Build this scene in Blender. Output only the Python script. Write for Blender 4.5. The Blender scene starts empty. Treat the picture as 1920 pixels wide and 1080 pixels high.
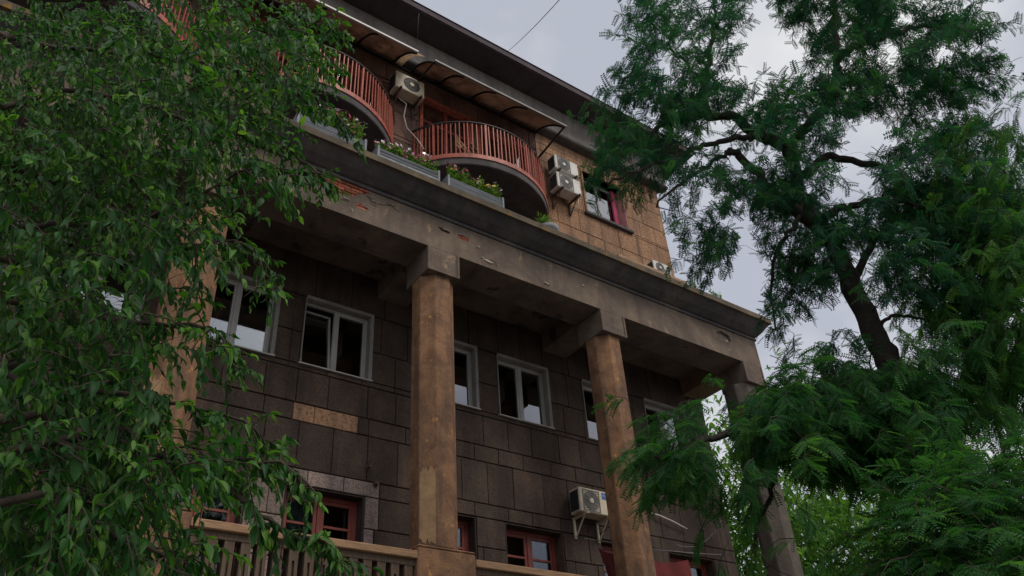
import bpy, bmesh, math, random
import numpy as np
from mathutils import Vector, Matrix, Euler, noise

scene = bpy.context.scene
COL = scene.collection
rnd = random.Random(7)
R = math.radians

# ------------------------------------------------------------------ camera
FPX, YAW, PITCH, ROLL = 1514.6433, 0.657304287, 0.611939131, -0.0724216352
cy_, sy_, cp_, sp_ = math.cos(YAW), math.sin(YAW), math.cos(PITCH), math.sin(PITCH)
FWD = Vector((sy_*cp_, cy_*cp_, sp_))
_r = Vector((cy_, -sy_, 0)); _u = _r.cross(FWD)
RGT = _r*math.cos(ROLL) + _u*math.sin(ROLL)
UPV = -_r*math.sin(ROLL) + _u*math.cos(ROLL)
cam = bpy.data.cameras.new('camera')
cam.sensor_width = 36.0
cam.lens = FPX/1920*36
cam.clip_start = 0.05
cam.clip_end = 2000
camo = bpy.data.objects.new('camera', cam)
COL.objects.link(camo)
camo.matrix_world = Matrix(((RGT.x, UPV.x, -FWD.x, 0), (RGT.y, UPV.y, -FWD.y, 0), (RGT.z, UPV.z, -FWD.z, 0), (0, 0, 0, 1)))
scene.camera = camo

# ------------------------------------------------------------------ light
SUN_EL, SUN_AZ = R(52), R(165)          # azimuth clockwise from +Y
w = bpy.data.worlds.new('World'); scene.world = w; w.use_nodes = True
nt = w.node_tree; nt.nodes.clear()
def wn(t, **k):
    n = nt.nodes.new(t)
    for a, b in k.items(): setattr(n, a, b)
    return n
sky = wn('ShaderNodeTexSky', sky_type='NISHITA', sun_disc=False, sun_elevation=SUN_EL, sun_rotation=SUN_AZ)
tc = wn('ShaderNodeTexCoord')
nz = wn('ShaderNodeTexNoise'); nz.inputs['Scale'].default_value = 3.2; nz.inputs['Detail'].default_value = 5; nz.inputs['Roughness'].default_value = .5
nt.links.new(tc.outputs['Generated'], nz.inputs['Vector'])
rp = wn('ShaderNodeValToRGB')
rp.color_ramp.elements[0].position = .38; rp.color_ramp.elements[0].color = (.57, .6, .69, 1)
rp.color_ramp.elements[1].position = .6; rp.color_ramp.elements[1].color = (1, 1, 1, 1)
nt.links.new(nz.outputs['Fac'], rp.inputs['Fac'])
sc_ = wn('ShaderNodeVectorMath', operation='SCALE'); sc_.inputs['Scale'].default_value = 9.0
nt.links.new(rp.outputs['Color'], sc_.inputs[0])
mx = wn('ShaderNodeMix', data_type='RGBA'); mx.inputs['Factor'].default_value = .9
nt.links.new(sky.outputs['Color'], mx.inputs['A']); nt.links.new(sc_.outputs[0], mx.inputs['B'])
bg = wn('ShaderNodeBackground'); bg.inputs['Strength'].default_value = .1
nt.links.new(mx.outputs['Result'], bg.inputs['Color'])
out = wn('ShaderNodeOutputWorld'); nt.links.new(bg.outputs['Background'], out.inputs['Surface'])
sun = bpy.data.lights.new('sun', 'SUN'); sun.energy = 1.5; sun.angle = R(25); sun.color = (1, .91, .79)
suno = bpy.data.objects.new('sun', sun); COL.objects.link(suno)
sd = Vector((math.sin(SUN_AZ)*math.cos(SUN_EL), math.cos(SUN_AZ)*math.cos(SUN_EL), math.sin(SUN_EL)))
suno.rotation_euler = sd.to_track_quat('Z', 'Y').to_euler()
vs = scene.view_settings
vs.view_transform = 'Standard'; vs.look = 'None'; vs.exposure = 0.0; vs.gamma = 1; vs.use_curve_mapping = False

# ------------------------------------------------------------------ helpers
def ray(px, py):
    return RGT*((px-960)/FPX) - UPV*((py-540)/FPX) + FWD
def at(px, py, dh):
    """point along a photo direction, dh metres away over the ground"""
    v = ray(px, py); return v*(dh/math.hypot(v.x, v.y))

def tag(o, label=None, cat=None, group=None, kind=None):
    if label: o['label'] = label
    if cat: o['category'] = cat
    if group: o['group'] = group
    if kind: o['kind'] = kind
    return o
def empty(name, loc=(0, 0, 0), rz=0, parent=None):
    o = bpy.data.objects.new(name, None); COL.objects.link(o)
    o.location = loc; o.rotation_euler = (0, 0, rz); o.empty_display_size = .2
    if parent: o.parent = parent
    return o
def link_mesh(name, me, parent=None, loc=None):
    o = bpy.data.objects.new(name, me); COL.objects.link(o)
    if parent: o.parent = parent
    if loc is not None: o.location = loc
    return o

class MB:
    def __init__(s): s.v = []; s.f = []; s.m = []; s.mi = 0
    def add(s, vs_, fs):
        b = len(s.v); s.v += [tuple(p) for p in vs_]
        s.f += [tuple(b+i for i in f) for f in fs]; s.m += [s.mi]*len(fs); return s
    def box(s, x0, x1, y0, y1, z0, z1, M=None):
        p = [(x0, y0, z0), (x1, y0, z0), (x1, y1, z0), (x0, y1, z0), (x0, y0, z1), (x1, y0, z1), (x1, y1, z1), (x0, y1, z1)]
        if M is not None: p = [M @ Vector(q) for q in p]
        return s.add(p, [(3, 2, 1, 0), (4, 5, 6, 7), (0, 1, 5, 4), (1, 2, 6, 5), (2, 3, 7, 6), (3, 0, 4, 7)])
    def slab(s, x0, x1, z0, z1, yf, yb, ch):
        """facing block: a chamfered front towards -Y"""
        p = [(x0+ch, yf, z0+ch), (x1-ch, yf, z0+ch), (x1-ch, yf, z1-ch), (x0+ch, yf, z1-ch),
             (x0, yf+ch, z0), (x1, yf+ch, z0), (x1, yf+ch, z1), (x0, yf+ch, z1),
             (x0, yb, z0), (x1, yb, z0), (x1, yb, z1), (x0, yb, z1)]
        f = [(0, 1, 2, 3)]
        for a in range(4):
            b = (a+1) % 4
            f += [(a, a+4, b+4, b), (a+4, a+8, b+8, b+4)]
        return s.add(p, f)
    def prism(s, poly, axis, a0, a1):
        """poly in the other two axes; extruded on axis 0/1/2"""
        def mk(p, a):
            q = [0, 0, 0]; k = [i for i in range(3) if i != axis]; q[k[0]], q[k[1]] = p; q[axis] = a; return tuple(q)
        n = len(poly)
        vs_ = [mk(p, a0) for p in poly] + [mk(p, a1) for p in poly]
        return s.add(vs_, [tuple(range(n)), tuple(range(2*n-1, n-1, -1))] + [(i, i+n, (i+1) % n+n, (i+1) % n) for i in range(n)])
    def tube(s, pts, rad, n=6, cap=True):
        pts = [Vector(p) for p in pts]
        if not isinstance(rad, (list, tuple)): rad = [rad]*len(pts)
        t = (pts[1]-pts[0]).normalized()
        u = t.orthogonal().normalized(); vs_ = []; fs = []
        for i, p in enumerate(pts):
            tn = (pts[min(i+1, len(pts)-1)]-pts[max(i-1, 0)])
            tn = tn.normalized() if tn.length > 1e-9 else t
            u = (u - tn*u.dot(tn)); u = u.normalized() if u.length > 1e-6 else tn.orthogonal().normalized()
            w_ = tn.cross(u)
            for k in range(n):
                a = 2*math.pi*k/n
                vs_.append(p + (u*math.cos(a)+w_*math.sin(a))*rad[i])
        for i in range(len(pts)-1):
            for k in range(n):
                k2 = (k+1) % n
                fs.append((i*n+k, i*n+k2, (i+1)*n+k2, (i+1)*n+k))
        if cap:
            fs.append(tuple(range(n-1, -1, -1))); fs.append(tuple((len(pts)-1)*n+k for k in range(n)))
        return s.add(vs_, fs)
    def disc(s, c, r, axis, a0, a1, n=20):
        k = [i for i in range(3) if i != axis]
        return s.prism([(c[k[0]]+r*math.cos(2*math.pi*i/n), c[k[1]]+r*math.sin(2*math.pi*i/n)) for i in range(n)], axis, a0, a1)
    def mesh(s, name, mats, bevel=0, smooth=False, norm=True):
        me = bpy.data.meshes.new(name)
        me.from_pydata(s.v, [], s.f)
        if not isinstance(mats, (list, tuple)): mats = [mats]
        for m in mats: me.materials.append(m)
        if len(mats) > 1: me.polygons.foreach_set('material_index', s.m)
        bm = bmesh.new(); bm.from_mesh(me)
        if norm: bmesh.ops.recalc_face_normals(bm, faces=bm.faces)
        if bevel: bmesh.ops.bevel(bm, geom=[e for e in bm.edges if len(e.link_faces) == 2 and e.calc_face_angle(0) > .5], offset=bevel, segments=1, affect='EDGES', profile=.5)
        bm.to_mesh(me); bm.free()
        if smooth: me.polygons.foreach_set('use_smooth', [True]*len(me.polygons))
        return me
    def build(s, name, mats, parent=None, bevel=0, smooth=False, norm=True):
        return link_mesh(name, s.mesh(name, mats, bevel, smooth, norm), parent)

# ------------------------------------------------------------------ materials
def mat(name): 
    m = bpy.data.materials.new(name); m.use_nodes = True
    return m, m.node_tree, m.node_tree.nodes['Principled BSDF']
def N(t, typ, **k):
    n = t.nodes.new(typ)
    for a, b in k.items():
        if a in n.inputs.keys(): n.inputs[a].default_value = b
        else: setattr(n, a, b)
    return n
def ramp(t, fac, stops):
    r = t.nodes.new('ShaderNodeValToRGB'); e = r.color_ramp.elements
    while len(e) < len(stops): e.new(.5)
    for i, (p, c) in enumerate(stops):
        e[i].position = p; e[i].color = (*c, 1) if len(c) == 3 else c
    t.links.new(fac, r.inputs['Fac']); return r.outputs['Color']
def mixc(t, f, a, b, mode='MIX'):
    m = t.nodes.new('ShaderNodeMix'); m.data_type = 'RGBA'; m.blend_type = mode
    for sock, val in (('Factor', f), ('A', a), ('B', b)):
        if hasattr(val, 'is_linked'): t.links.new(val, m.inputs[sock])
        elif sock == 'Factor': m.inputs[sock].default_value = val
        else: m.inputs[sock].default_value = (*val, 1)
    return m.outputs['Result']
def noise_fac(t, scale, detail=4, rough=.6, stretch=(1, 1, 1), offs=(0, 0, 0), dist=0):
    tcn = t.nodes.new('ShaderNodeTexCoord'); mp = N(t, 'ShaderNodeMapping')
    mp.inputs['Scale'].default_value = stretch; mp.inputs['Location'].default_value = offs
    t.links.new(tcn.outputs['Object'], mp.inputs['Vector'])
    n = N(t, 'ShaderNodeTexNoise', Scale=scale, Detail=detail, Roughness=rough, Distortion=dist)
    t.links.new(mp.outputs['Vector'], n.inputs['Vector']); return n.outputs['Fac']
def bump(t, p, fac, strength=.3, dist=.01, prev=None):
    b = N(t, 'ShaderNodeBump', Strength=strength, Distance=dist)
    t.links.new(fac, b.inputs['Height'])
    if prev: t.links.new(prev, b.inputs['Normal'])
    t.links.new(b.outputs['Normal'], p.inputs['Normal']); return b.outputs['Normal']

def plaster(name, dark, mid, light, streak=(0, 0, 0), streak_amt=.6, patch=None, rough=.9, s=1.0, patch_pos=.6, objvar=0):
    m, t, p = mat(name)
    c = ramp(t, noise_fac(t, 1.1*s, 7, .68, dist=.6), [(.3, dark), (.5, mid), (.72, light)])
    if patch:
        pf = ramp(t, noise_fac(t, 2.3*s, 8, .72, (1, 1, .7), (3, 1, 5), dist=.4), [(patch_pos, (0, 0, 0)), (patch_pos+.05, (1, 1, 1))])
        c = mixc(t, pf, c, patch)
    sf = ramp(t, noise_fac(t, 5.0, 5, .6, (1, 1, .09), (1, 7, 0)), [(.45, (0, 0, 0)), (.75, (1, 1, 1))])
    sm = N(t, 'ShaderNodeMath', operation='MULTIPLY'); sm.inputs[1].default_value = streak_amt
    t.links.new(sf, sm.inputs[0])
    c = mixc(t, sm.outputs[0], c, streak)
    g = ramp(t, noise_fac(t, 45, 4, .7), [(.3, (.72, .72, .72)), (.7, (1.15, 1.15, 1.15))])
    c = mixc(t, 1.0, c, g, 'MULTIPLY')
    if objvar:
        oi = t.nodes.new('ShaderNodeObjectInfo')
        c = mixc(t, 1.0, c, ramp(t, oi.outputs['Random'], [(0, (1-objvar,)*3), (1, (1+objvar,)*3)]), 'MULTIPLY')
    t.links.new(c, p.inputs['Base Color']); p.inputs['Roughness'].default_value = rough
    b = bump(t, p, noise_fac(t, 3*s, 8, .75), .5, .03)
    bump(t, p, noise_fac(t, 60, 3, .6), .5, .006, b)
    return m
def flat(name, col, rough=.6, var=.25, scale=6, metal=0, grain=None, bumpy=.15):
    m, t, p = mat(name)
    a = tuple(max(0, x*(1-var)) for x in col); b = tuple(min(1, x*(1+var)) for x in col)
    c = ramp(t, noise_fac(t, scale, 6, .65, grain or (1, 1, 1)), [(.3, a), (.7, b)])
    t.links.new(c, p.inputs['Base Color']); p.inputs['Roughness'].default_value = rough; p.inputs['Metallic'].default_value = metal
    if bumpy: bump(t, p, noise_fac(t, scale*4, 4, .6, grain or (1, 1, 1)), bumpy, .005)
    return m
def stone(name, cols, grain, gscale, objvar=.22, rough=.92, bumpd=.012):
    """dressed block: random tint per block, coarse grain"""
    m, t, p = mat(name)
    c = ramp(t, noise_fac(t, 1.4, 6, .65), [(.3, cols[0]), (.55, cols[1]), (.8, cols[2])])
    vo = N(t, 'ShaderNodeTexVoronoi', Scale=gscale); tcn = t.nodes.new('ShaderNodeTexCoord')
    t.links.new(tcn.outputs['Object'], vo.inputs['Vector'])
    g = ramp(t, noise_fac(t, gscale, 3, .7), [(.36, grain[0]), (.5, (1, 1, 1)), (.66, grain[1])])
    c = mixc(t, 1.0, c, g, 'MULTIPLY')
    oi = t.nodes.new('ShaderNodeObjectInfo')
    c = mixc(t, 1.0, c, ramp(t, oi.outputs['Random'], [(0, (1-objvar,)*3), (1, (1+objvar,)*3)]), 'MULTIPLY')
    sf = ramp(t, noise_fac(t, 3.2, 6, .65, (1, 1, .14), (1, 7, 0)), [(.3, (1.25, 1.2, 1.12)), (.5, (1, 1, 1)), (.72, (.5, .5, .54))])
    c = mixc(t, 1.0, c, sf, 'MULTIPLY')
    t.links.new(c, p.inputs['Base Color']); p.inputs['Roughness'].default_value = rough
    b = bump(t, p, vo.outputs['Distance'], .35, bumpd)
    bump(t, p, noise_fac(t, gscale*.8, 5, .75), .7, bumpd, b)
    return m

M = {}
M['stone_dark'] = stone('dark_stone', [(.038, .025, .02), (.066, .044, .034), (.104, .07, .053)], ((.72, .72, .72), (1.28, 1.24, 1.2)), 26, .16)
M['stone_pink'] = stone('pink_stone', [(.2, .15, .135), (.26, .2, .18), (.31, .24, .215)], ((.55, .55, .55), (1.25, 1.25, 1.25)), 34)
M['stone_tan'] = stone('tan_stone', [(.24, .14, .085), (.31, .18, .105), (.37, .22, .135)], ((.5, .45, .42), (1.15, 1.15, 1.15)), 18, .12)
M['granite'] = stone('granite_panel', [(.23, .13, .076), (.31, .175, .1), (.38, .225, .132)], ((.5, .46, .44), (1.3, 1.3, 1.28)), 24, .1)
M['panel_brown'] = stone('brown_panel', [(.1, .055, .042), (.14, .078, .058), (.175, .104, .08)], ((.6, .6, .6), (1.35, 1.3, 1.3)), 30)
M['mortar'] = flat('mortar', (.02, .017, .016), .95, .4)
M['mortar_brown'] = flat('mortar_brown', (.11, .064, .042), .95, .4)
M['plaster'] = plaster('stained_plaster', (.085, .063, .051), (.165, .122, .094), (.27, .2, .143), (.06, .046, .04), .5, (.36, .25, .165), patch_pos=.6)
M['cornice'] = plaster('sooty_cornice', (.05, .045, .05), (.088, .078, .08), (.16, .135, .118), (.035, .032, .038), .6, (.2, .16, .11), patch_pos=.71)
M['ledge'] = plaster('mossy_ledge', (.06, .046, .032), (.12, .09, .058), (.2, .155, .1), (.05, .042, .035), .45, (.22, .12, .022), patch_pos=.56, s=1.6)
M['soffit'] = plaster('sooty_soffit', (.075, .06, .054), (.18, .14, .112), (.27, .21, .165), (.08, .068, .064), .3, (.05, .045, .05), patch_pos=.58, s=.8)
M['column'] = plaster('ochre_column', (.13, .068, .04), (.265, .138, .073), (.4, .215, .108), (.075, .05, .04), .8, (.58, .29, .1), patch_pos=.6, s=3)
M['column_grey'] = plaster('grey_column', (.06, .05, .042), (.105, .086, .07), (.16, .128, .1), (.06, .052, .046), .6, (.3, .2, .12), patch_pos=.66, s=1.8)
M['beam_lit'] = plaster('lit_soffit', (.16, .11, .07), (.25, .18, .11), (.33, .24, .15), (.1, .08, .06), .3)  # paler soffit: bounced light on the corner cross beam put into its colour
M['brick'] = stone('red_brick', [(.36, .1, .055), (.45, .15, .085), (.5, .24, .15)], ((.6, .6, .6), (1.2, 1.2, 1.2)), 60, .3)
M['scab_tan'] = flat('bare_plaster', (.36, .23, .12), .9, .3, 5, bumpy=.4)
M['scab'] = flat('flaking_plaster', (.34, .29, .23), .95, .4, 20, bumpy=.6)
M['white'] = flat('white_frame', (.4, .39, .365), .4, .12, 3, bumpy=.05)
M['reveal'] = plaster('white_reveal', (.2, .187, .17), (.27, .255, .235), (.34, .32, .29), (.22, .2, .19), .4, s=2)
M['red_frame'] = flat('red_frame', (.21, .045, .034), .5, .25, 5)
M['red_paint'] = flat('red_paint', (.36, .1, .07), .5, .3, 5)
M['red_rail'] = flat('red_rail_paint', (.37, .085, .05), .5, .5, 9)
M['dark_metal'] = flat('dark_metal', (.03, .024, .024), .5, .4, 8, .3)
M['frieze'] = plaster('grey_frieze', (.15, .13, .12), (.22, .195, .18), (.28, .25, .23), (.08, .07, .075), .6)
M['eave'] = plaster('eave_boards', (.055, .04, .05), (.08, .058, .068), (.11, .085, .09), (.04, .034, .045), .5)
M['wood'] = flat('weathered_wood', (.12, .08, .055), .85, .4, 4, grain=(12, 12, 1), bumpy=.5)
M['rail_wood'] = flat('rail_wood', (.34, .2, .11), .8, .4, 4, grain=(1, 12, 12), bumpy=.5)
M['grey_wood'] = flat('grey_wood', (.115, .125, .14), .9, .6, 5, grain=(.6, 10, 10), bumpy=.6)
M['white_wood'] = flat('white_wood', (.25, .265, .29), .85, .3, 6, bumpy=.3)
M['soil'] = flat('soil', (.03, .02, .013), 1, .4, 20, bumpy=.8)
M['ac'] = flat('yellowed_casing', (.58, .5, .37), .5, .2, 3, bumpy=.04)
M['ac_white'] = flat('white_casing', (.62, .6, .55), .5, .2, 3, bumpy=.04)
M['fan'] = flat('fan_grille', (.1, .095, .09), .6, .3, 8)
M['fan_light'] = flat('fan_grille_light', (.19, .18, .17), .6, .3, 8)
M['coil'] = flat('coil_fins', (.03, .035, .045), .5, .3, 30, .3, grain=(1, 1, 8))
M['rust'] = flat('rusty_bracket', (.075, .045, .032), .8, .5, 10)
M['blue'] = flat('blue_label', (.01, .11, .42), .4, .1)
M['red_logo'] = flat('red_logo', (.45, .02, .05), .4, .1)
M['hose'] = flat('white_hose', (.62, .58, .5), .5, .15)
M['wire'] = flat('wire', (.06, .06, .065), .5, .2)
M['wire_pale'] = flat('pale_wire', (.2, .195, .19), .5, .2)
M['cloth'] = flat('red_cloth', (.13, .016, .015), .9, .3, 3)
M['curtain'] = flat('curtain', (.42, .4, .38), .95, .25, 5, grain=(8, 1, .6))
M['curtain_pink'] = flat('pink_blind', (.38, .04, .11), .8, .2, 5)
M['pink_reveal'] = flat('pink_reveal', (.52, .24, .24), .9, .2, 4)
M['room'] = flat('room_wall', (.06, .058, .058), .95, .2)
M['pot'] = flat('grey_pot', (.2, .21, .22), .7, .25)
M['bark'] = plaster('bark', (.02, .015, .012), (.045, .034, .027), (.075, .06, .048), (.015, .012, .01), .6, s=5)
M['bark_young'] = flat('young_bark', (.05, .036, .026), .9, .4, 10, bumpy=.5)
M['asphalt'] = flat('worn_paving', (.13, .12, .11), .95, .3, 3)
M['roof'] = flat('roof_sheet', (.12, .05, .045), .7, .3, 2)

def glass_mat():
    m, t, p = mat('window_glass'); t.nodes.remove(p)
    fr = N(t, 'ShaderNodeFresnel', IOR=1.65)
    tr = N(t, 'ShaderNodeBsdfTransparent'); tr.inputs['Color'].default_value = (.55, .6, .62, 1)
    gl = N(t, 'ShaderNodeBsdfGlossy', Roughness=.015); gl.inputs['Color'].default_value = (.95, .96, 1, 1)
    ad = N(t, 'ShaderNodeMath', operation='MULTIPLY_ADD'); ad.inputs[1].default_value = 2.2; ad.inputs[2].default_value = .12; ad.use_clamp = True
    t.links.new(fr.outputs['Fac'], ad.inputs[0])
    ms = N(t, 'ShaderNodeMixShader'); t.links.new(ad.outputs[0], ms.inputs['Fac'])
    t.links.new(tr.outputs[0], ms.inputs[1]); t.links.new(gl.outputs[0], ms.inputs[2])
    t.links.new(ms.outputs[0], t.nodes['Material Output'].inputs['Surface']); return m
M['glass'] = glass_mat(); M['glass_old'] = glass_mat(); M['glass_old'].name = 'old_window_glass'
for n_ in M['glass_old'].node_tree.nodes:
    if n_.type == 'MATH': n_.inputs[1].default_value = .9; n_.inputs[2].default_value = .01
def canopy_mat():
    m, t, p = mat('smoked_plastic')
    c = ramp(t, noise_fac(t, 1.6, 7, .7), [(.32, (.14, .09, .07)), (.55, (.27, .19, .15)), (.8, (.36, .27, .215))])
    sp = ramp(t, noise_fac(t, 7, 5, .7, offs=(2, 2, 2)), [(.3, (.25, .22, .2)), (.42, (1, 1, 1))])
    c = mixc(t, 1, c, sp, 'MULTIPLY')
    t.links.new(c, p.inputs['Base Color']); p.inputs['Roughness'].default_value = .5
    tl = N(t, 'ShaderNodeBsdfTranslucent'); t.links.new(c, tl.inputs['Color'])
    ms = N(t, 'ShaderNodeMixShader', Fac=.75); t.links.new(p.outputs[0], ms.inputs[1]); t.links.new(tl.outputs[0], ms.inputs[2])
    t.links.new(ms.outputs[0], t.nodes['Material Output'].inputs['Surface']); return m
M['canopy'] = canopy_mat()
M['clear_panel'] = canopy_mat(); M['clear_panel'].name = 'clear_plastic'
_t = M['clear_panel'].node_tree
for n in _t.nodes:
    if n.type == 'VALTORGB' and len(n.color_ramp.elements) == 3:
        for e, c in zip(n.color_ramp.elements, ((.5, .4, .3), (.7, .58, .45), (.8, .7, .55))): e.color = (*c, 1)

def leaf_mat(name, a, b, c3, trans=.4, rough=.42, tcol=None, spec=.5):
    """foliage: each leaf has its own green (attribute 'tone'), light passes through"""
    m, t, p = mat(name)
    at_ = N(t, 'ShaderNodeAttribute'); at_.attribute_name = 'tone'
    oi = t.nodes.new('ShaderNodeObjectInfo')
    ad = N(t, 'ShaderNodeMath', operation='MULTIPLY_ADD'); ad.inputs[1].default_value = .35
    t.links.new(oi.outputs['Random'], ad.inputs[0]); t.links.new(at_.outputs['Fac'], ad.inputs[2])
    c = ramp(t, ad.outputs[0], [(.0, a), (.6, b), (1, c3)])
    t.links.new(c, p.inputs['Base Color']); p.inputs['Roughness'].default_value = rough
    p.inputs['Specular IOR Level'].default_value = spec
    tl = N(t, 'ShaderNodeBsdfTranslucent')
    t.links.new(mixc(t, 1, c, tcol or (1.5, 1.7, .6), 'MULTIPLY'), tl.inputs['Color'])
    ms = N(t, 'ShaderNodeMixShader', Fac=trans); t.links.new(p.outputs[0], ms.inputs[1]); t.links.new(tl.outputs[0], ms.inputs[2])
    t.links.new(ms.outputs[0], t.nodes['Material Output'].inputs['Surface']); return m
M['leaf_near'] = leaf_mat('cherry_leaf', (.012, .055, .017), (.03, .11, .022), (.13, .27, .04), .42, .5, None, .3)
M['leaf_locust'] = leaf_mat('locust_leaf', (.011, .052, .042), (.022, .084, .054), (.05, .14, .05), .4, .7, (1.1, 1.5, .7), .1)
M['leaf_bright'] = leaf_mat('bright_leaf', (.05, .12, .03), (.085, .19, .045), (.13, .25, .06), .5, .5)
M['leaf_lower_lit'] = leaf_mat('lit_locust_leaf', (.022, .09, .036), (.045, .145, .04), (.11, .25, .05), .45, .65, (1.3, 1.5, .6), .15)  # brighter locust green: better light on the low branches painted into the leaves
M['herb'] = leaf_mat('herb_leaf', (.06, .13, .03), (.1, .2, .04), (.16, .28, .06), .4)
M['petal_pink'] = flat('pink_petal', (.55, .2, .36), .6, .2, bumpy=0)
M['petal_magenta'] = flat('magenta_petal', (.5, .04, .17), .6, .2, bumpy=0)
M['petal_white'] = flat('white_petal', (.75, .66, .72), .6, .1, bumpy=0)
M['petal_yellow'] = flat('yellow_petal', (.6, .42, .05), .6, .2, bumpy=0)

# ------------------------------------------------------------------ ground
g = MB(); g.add([(-400, -400, -1.6), (400, -400, -1.6), (400, 400, -1.6), (-400, 400, -1.6)], [(0, 1, 2, 3)])
tag(g.build('ground', M['asphalt']), kind='structure')

# ------------------------------------------------------------------ building
WY = 11.95                       # front of the facing stones on the main wall
XR, XL = 15.04, -10.0
bld = empty('apartment_building', (5, 14, -1.6))
tag(bld, 'old stone apartment house with sooty columned portico, curved red balconies and dark roof', 'building')
def B(x): return x               # parts carry world coordinates: undo the thing's own offset
OFF = Matrix.Translation((-5, -14, 1.6))
def adopt(o, parent=bld):
    o.parent = parent
    if parent is bld: o.matrix_parent_inverse = OFF.copy()
    return o

WINX = [(-3.25, -1.87), (-1.55, -.17), (.35, 1.72), (2.55, 3.93), (4.42, 5.79), (6.8, 8.17), (8.68, 10.03), (11.0, 12.37), (12.9, 14.26)]
WHITE = [(a, b, 7.27, 8.67) for a, b in WINX]
RED = [(a, b+(-.15 if i % 2 == 1 else 0), 3.0, 5.07) for i, (a, b) in enumerate(WINX)]
UPWIN = (11.98, 13.47, 14.06, 15.62)
DOORS = [(6.84, 8.2, 13.0, 15.55), (8.52, 10.05, 13.9, 15.4), (2.45, 3.8, 13.0, 15.55), (4.1, 5.66, 13.9, 15.4), (-1.9, -.6, 13.0, 15.55)]
OPEN = WHITE + RED + [UPWIN] + DOORS

def cells(x0, x1, z0, z1, ops):
    zs = sorted({z0, z1} | {min(max(v, z0), z1) for o in ops for v in o[2:]})
    out_ = []
    for a, b in zip(zs, zs[1:]):
        zm = (a+b)/2; cur = x0
        for o in sorted(o for o in ops if o[2] < zm < o[3] and o[1] > x0 and o[0] < x1):
            if o[0] > cur: out_.append((cur, o[0], a, b))
            cur = max(cur, o[1])
        if cur < x1: out_.append((cur, x1, a, b))
    return out_
mb = MB()
for (a, b, c, d) in cells(XL, XR-.01, -1.6, 17.4, OPEN): mb.box(a, b, WY+.03, WY+.5, c, d)
wall = adopt(mb.build('wall', M['mortar']))
# the body behind: side walls, back, floors (dark rooms)
mb = MB()
mb.box(XR-.5, XR-.01, WY+.5, 24, -1.6, 17.4); mb.box(XL, XL+.5, WY+.5, 24, -1.6, 17.4)
mb.box(XL+.5, XR-.5, 23.5, 24, -1.6, 17.4)
for z in (-1.5, 2.2, 5.8, 9.3, 12.7, 16.6): mb.box(XL+.5, XR-.5, WY+.5, 23.5, z, z+.3)
for x in (-4.2, .0, 2.2, 4.18, 6.2, 8.4, 10.6, 12.6): mb.box(x-.06, x+.06, WY+.502, 16.4, -1.2, 16.6)
mb.box(XL+.5, XR-.5, 16.4, 16.55, -1.2, 16.6)
adopt(mb.build('room_walls', M['room']))

def lay(rows, x0, x1, ops, yb, material, name, parent, ch, joint, step, jit, seed, choose=None):
    r = random.Random(seed); made = []
    for (za, zb, off) in rows:
        x = x0 - off
        while x < x1:
            wd = step*(1+r.uniform(-jit, jit)); xa, xb = max(x, x0), min(x+wd, x1); x += wd
            if xb-xa < .06: continue
            for (a, b, c, d) in cells(xa, xb, za, zb, ops):
                if b-a < .05 or d-c < .04: continue
                m_ = choose((a+b)/2, (c+d)/2) if choose else material
                s = MB(); jy = r.uniform(-.004, .006)
                s.slab(a+joint, b-joint, c+joint*1.5, d-joint*1.5, WY+jy, yb, ch)
                o = s.build(name, m_, parent, norm=False); adopt(o, parent)
                made.append(o)
    return made
wall_ops = [(a-.012, b+.012, c-.012, d+.012) for a, b, c, d in OPEN]
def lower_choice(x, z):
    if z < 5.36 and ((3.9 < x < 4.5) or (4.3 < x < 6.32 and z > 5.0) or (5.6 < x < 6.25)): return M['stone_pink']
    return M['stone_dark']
rows = [(3.3, 3.9, .1), (3.9, 4.54, .35), (4.54, 5.35, .2), (5.35, 6.18, .0), (6.18, 6.51, .45), (6.51, 7.15, .3), (7.15, 7.9, .15), (7.9, 8.7, .4), (8.7, 9.6, .1)]
XW = .2
tan_ops = [(4.4, 4.78, 6.18, 6.51), (4.78, 5.6, 6.18, 6.51)]
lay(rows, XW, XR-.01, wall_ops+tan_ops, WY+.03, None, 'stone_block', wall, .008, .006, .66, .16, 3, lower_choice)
for a, b, c, d in tan_ops:
    s = MB(); s.slab(a+.004, b-.004, c+.008, d-.008, WY+.004, WY+.03, .008)
    o = s.build('stone_block', M['stone_tan'], wall, norm=False); adopt(o, wall); o['label'] = 'tan block stripped of its soot'
# plain run of the same facing further left, behind the foliage
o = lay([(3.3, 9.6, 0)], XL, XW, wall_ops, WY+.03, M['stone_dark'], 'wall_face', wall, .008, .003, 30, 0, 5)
# upper wall: warm granite panels right, brown panels left
upwall = adopt(MB().box(10.37, XR-.012, WY+.012, WY+.029, 9.62, 16.38).build('granite_backing', M['mortar_brown']), wall)
bpy.data.objects.remove(upwall)
step = .665
rows = [(10.9+i*step-.265, 10.9+(i+1)*step-.265, (i % 2)*.3+.1) for i in range(-1, 9)]
rows = [(a, min(b, 16.3), o_) for a, b, o_ in rows if a < 16.3]
up = MB()
for (a, b, c, d) in cells(10.4, XR-.012, 9.97, 16.35, [UPWIN]): up.box(a, b, WY+.012, WY+.029, c, d)
adopt(up.build('panel_bed', M['mortar_brown']), wall)
lay(rows, 10.4, XR-.004, [tuple(v+(-.06, .06, -.02, .06)[i] for i, v in enumerate(UPWIN))], WY+.03, M['granite'], 'granite_panel', wall, .006, .0065, .66, .2, 11)
rows = [(10.0+i*.93, 10.0+(i+1)*.93, (i % 2)*.4) for i in range(7)]
rows = [(a, min(b, 16.3), o_) for a, b, o_ in rows if a < 16.3]
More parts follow.
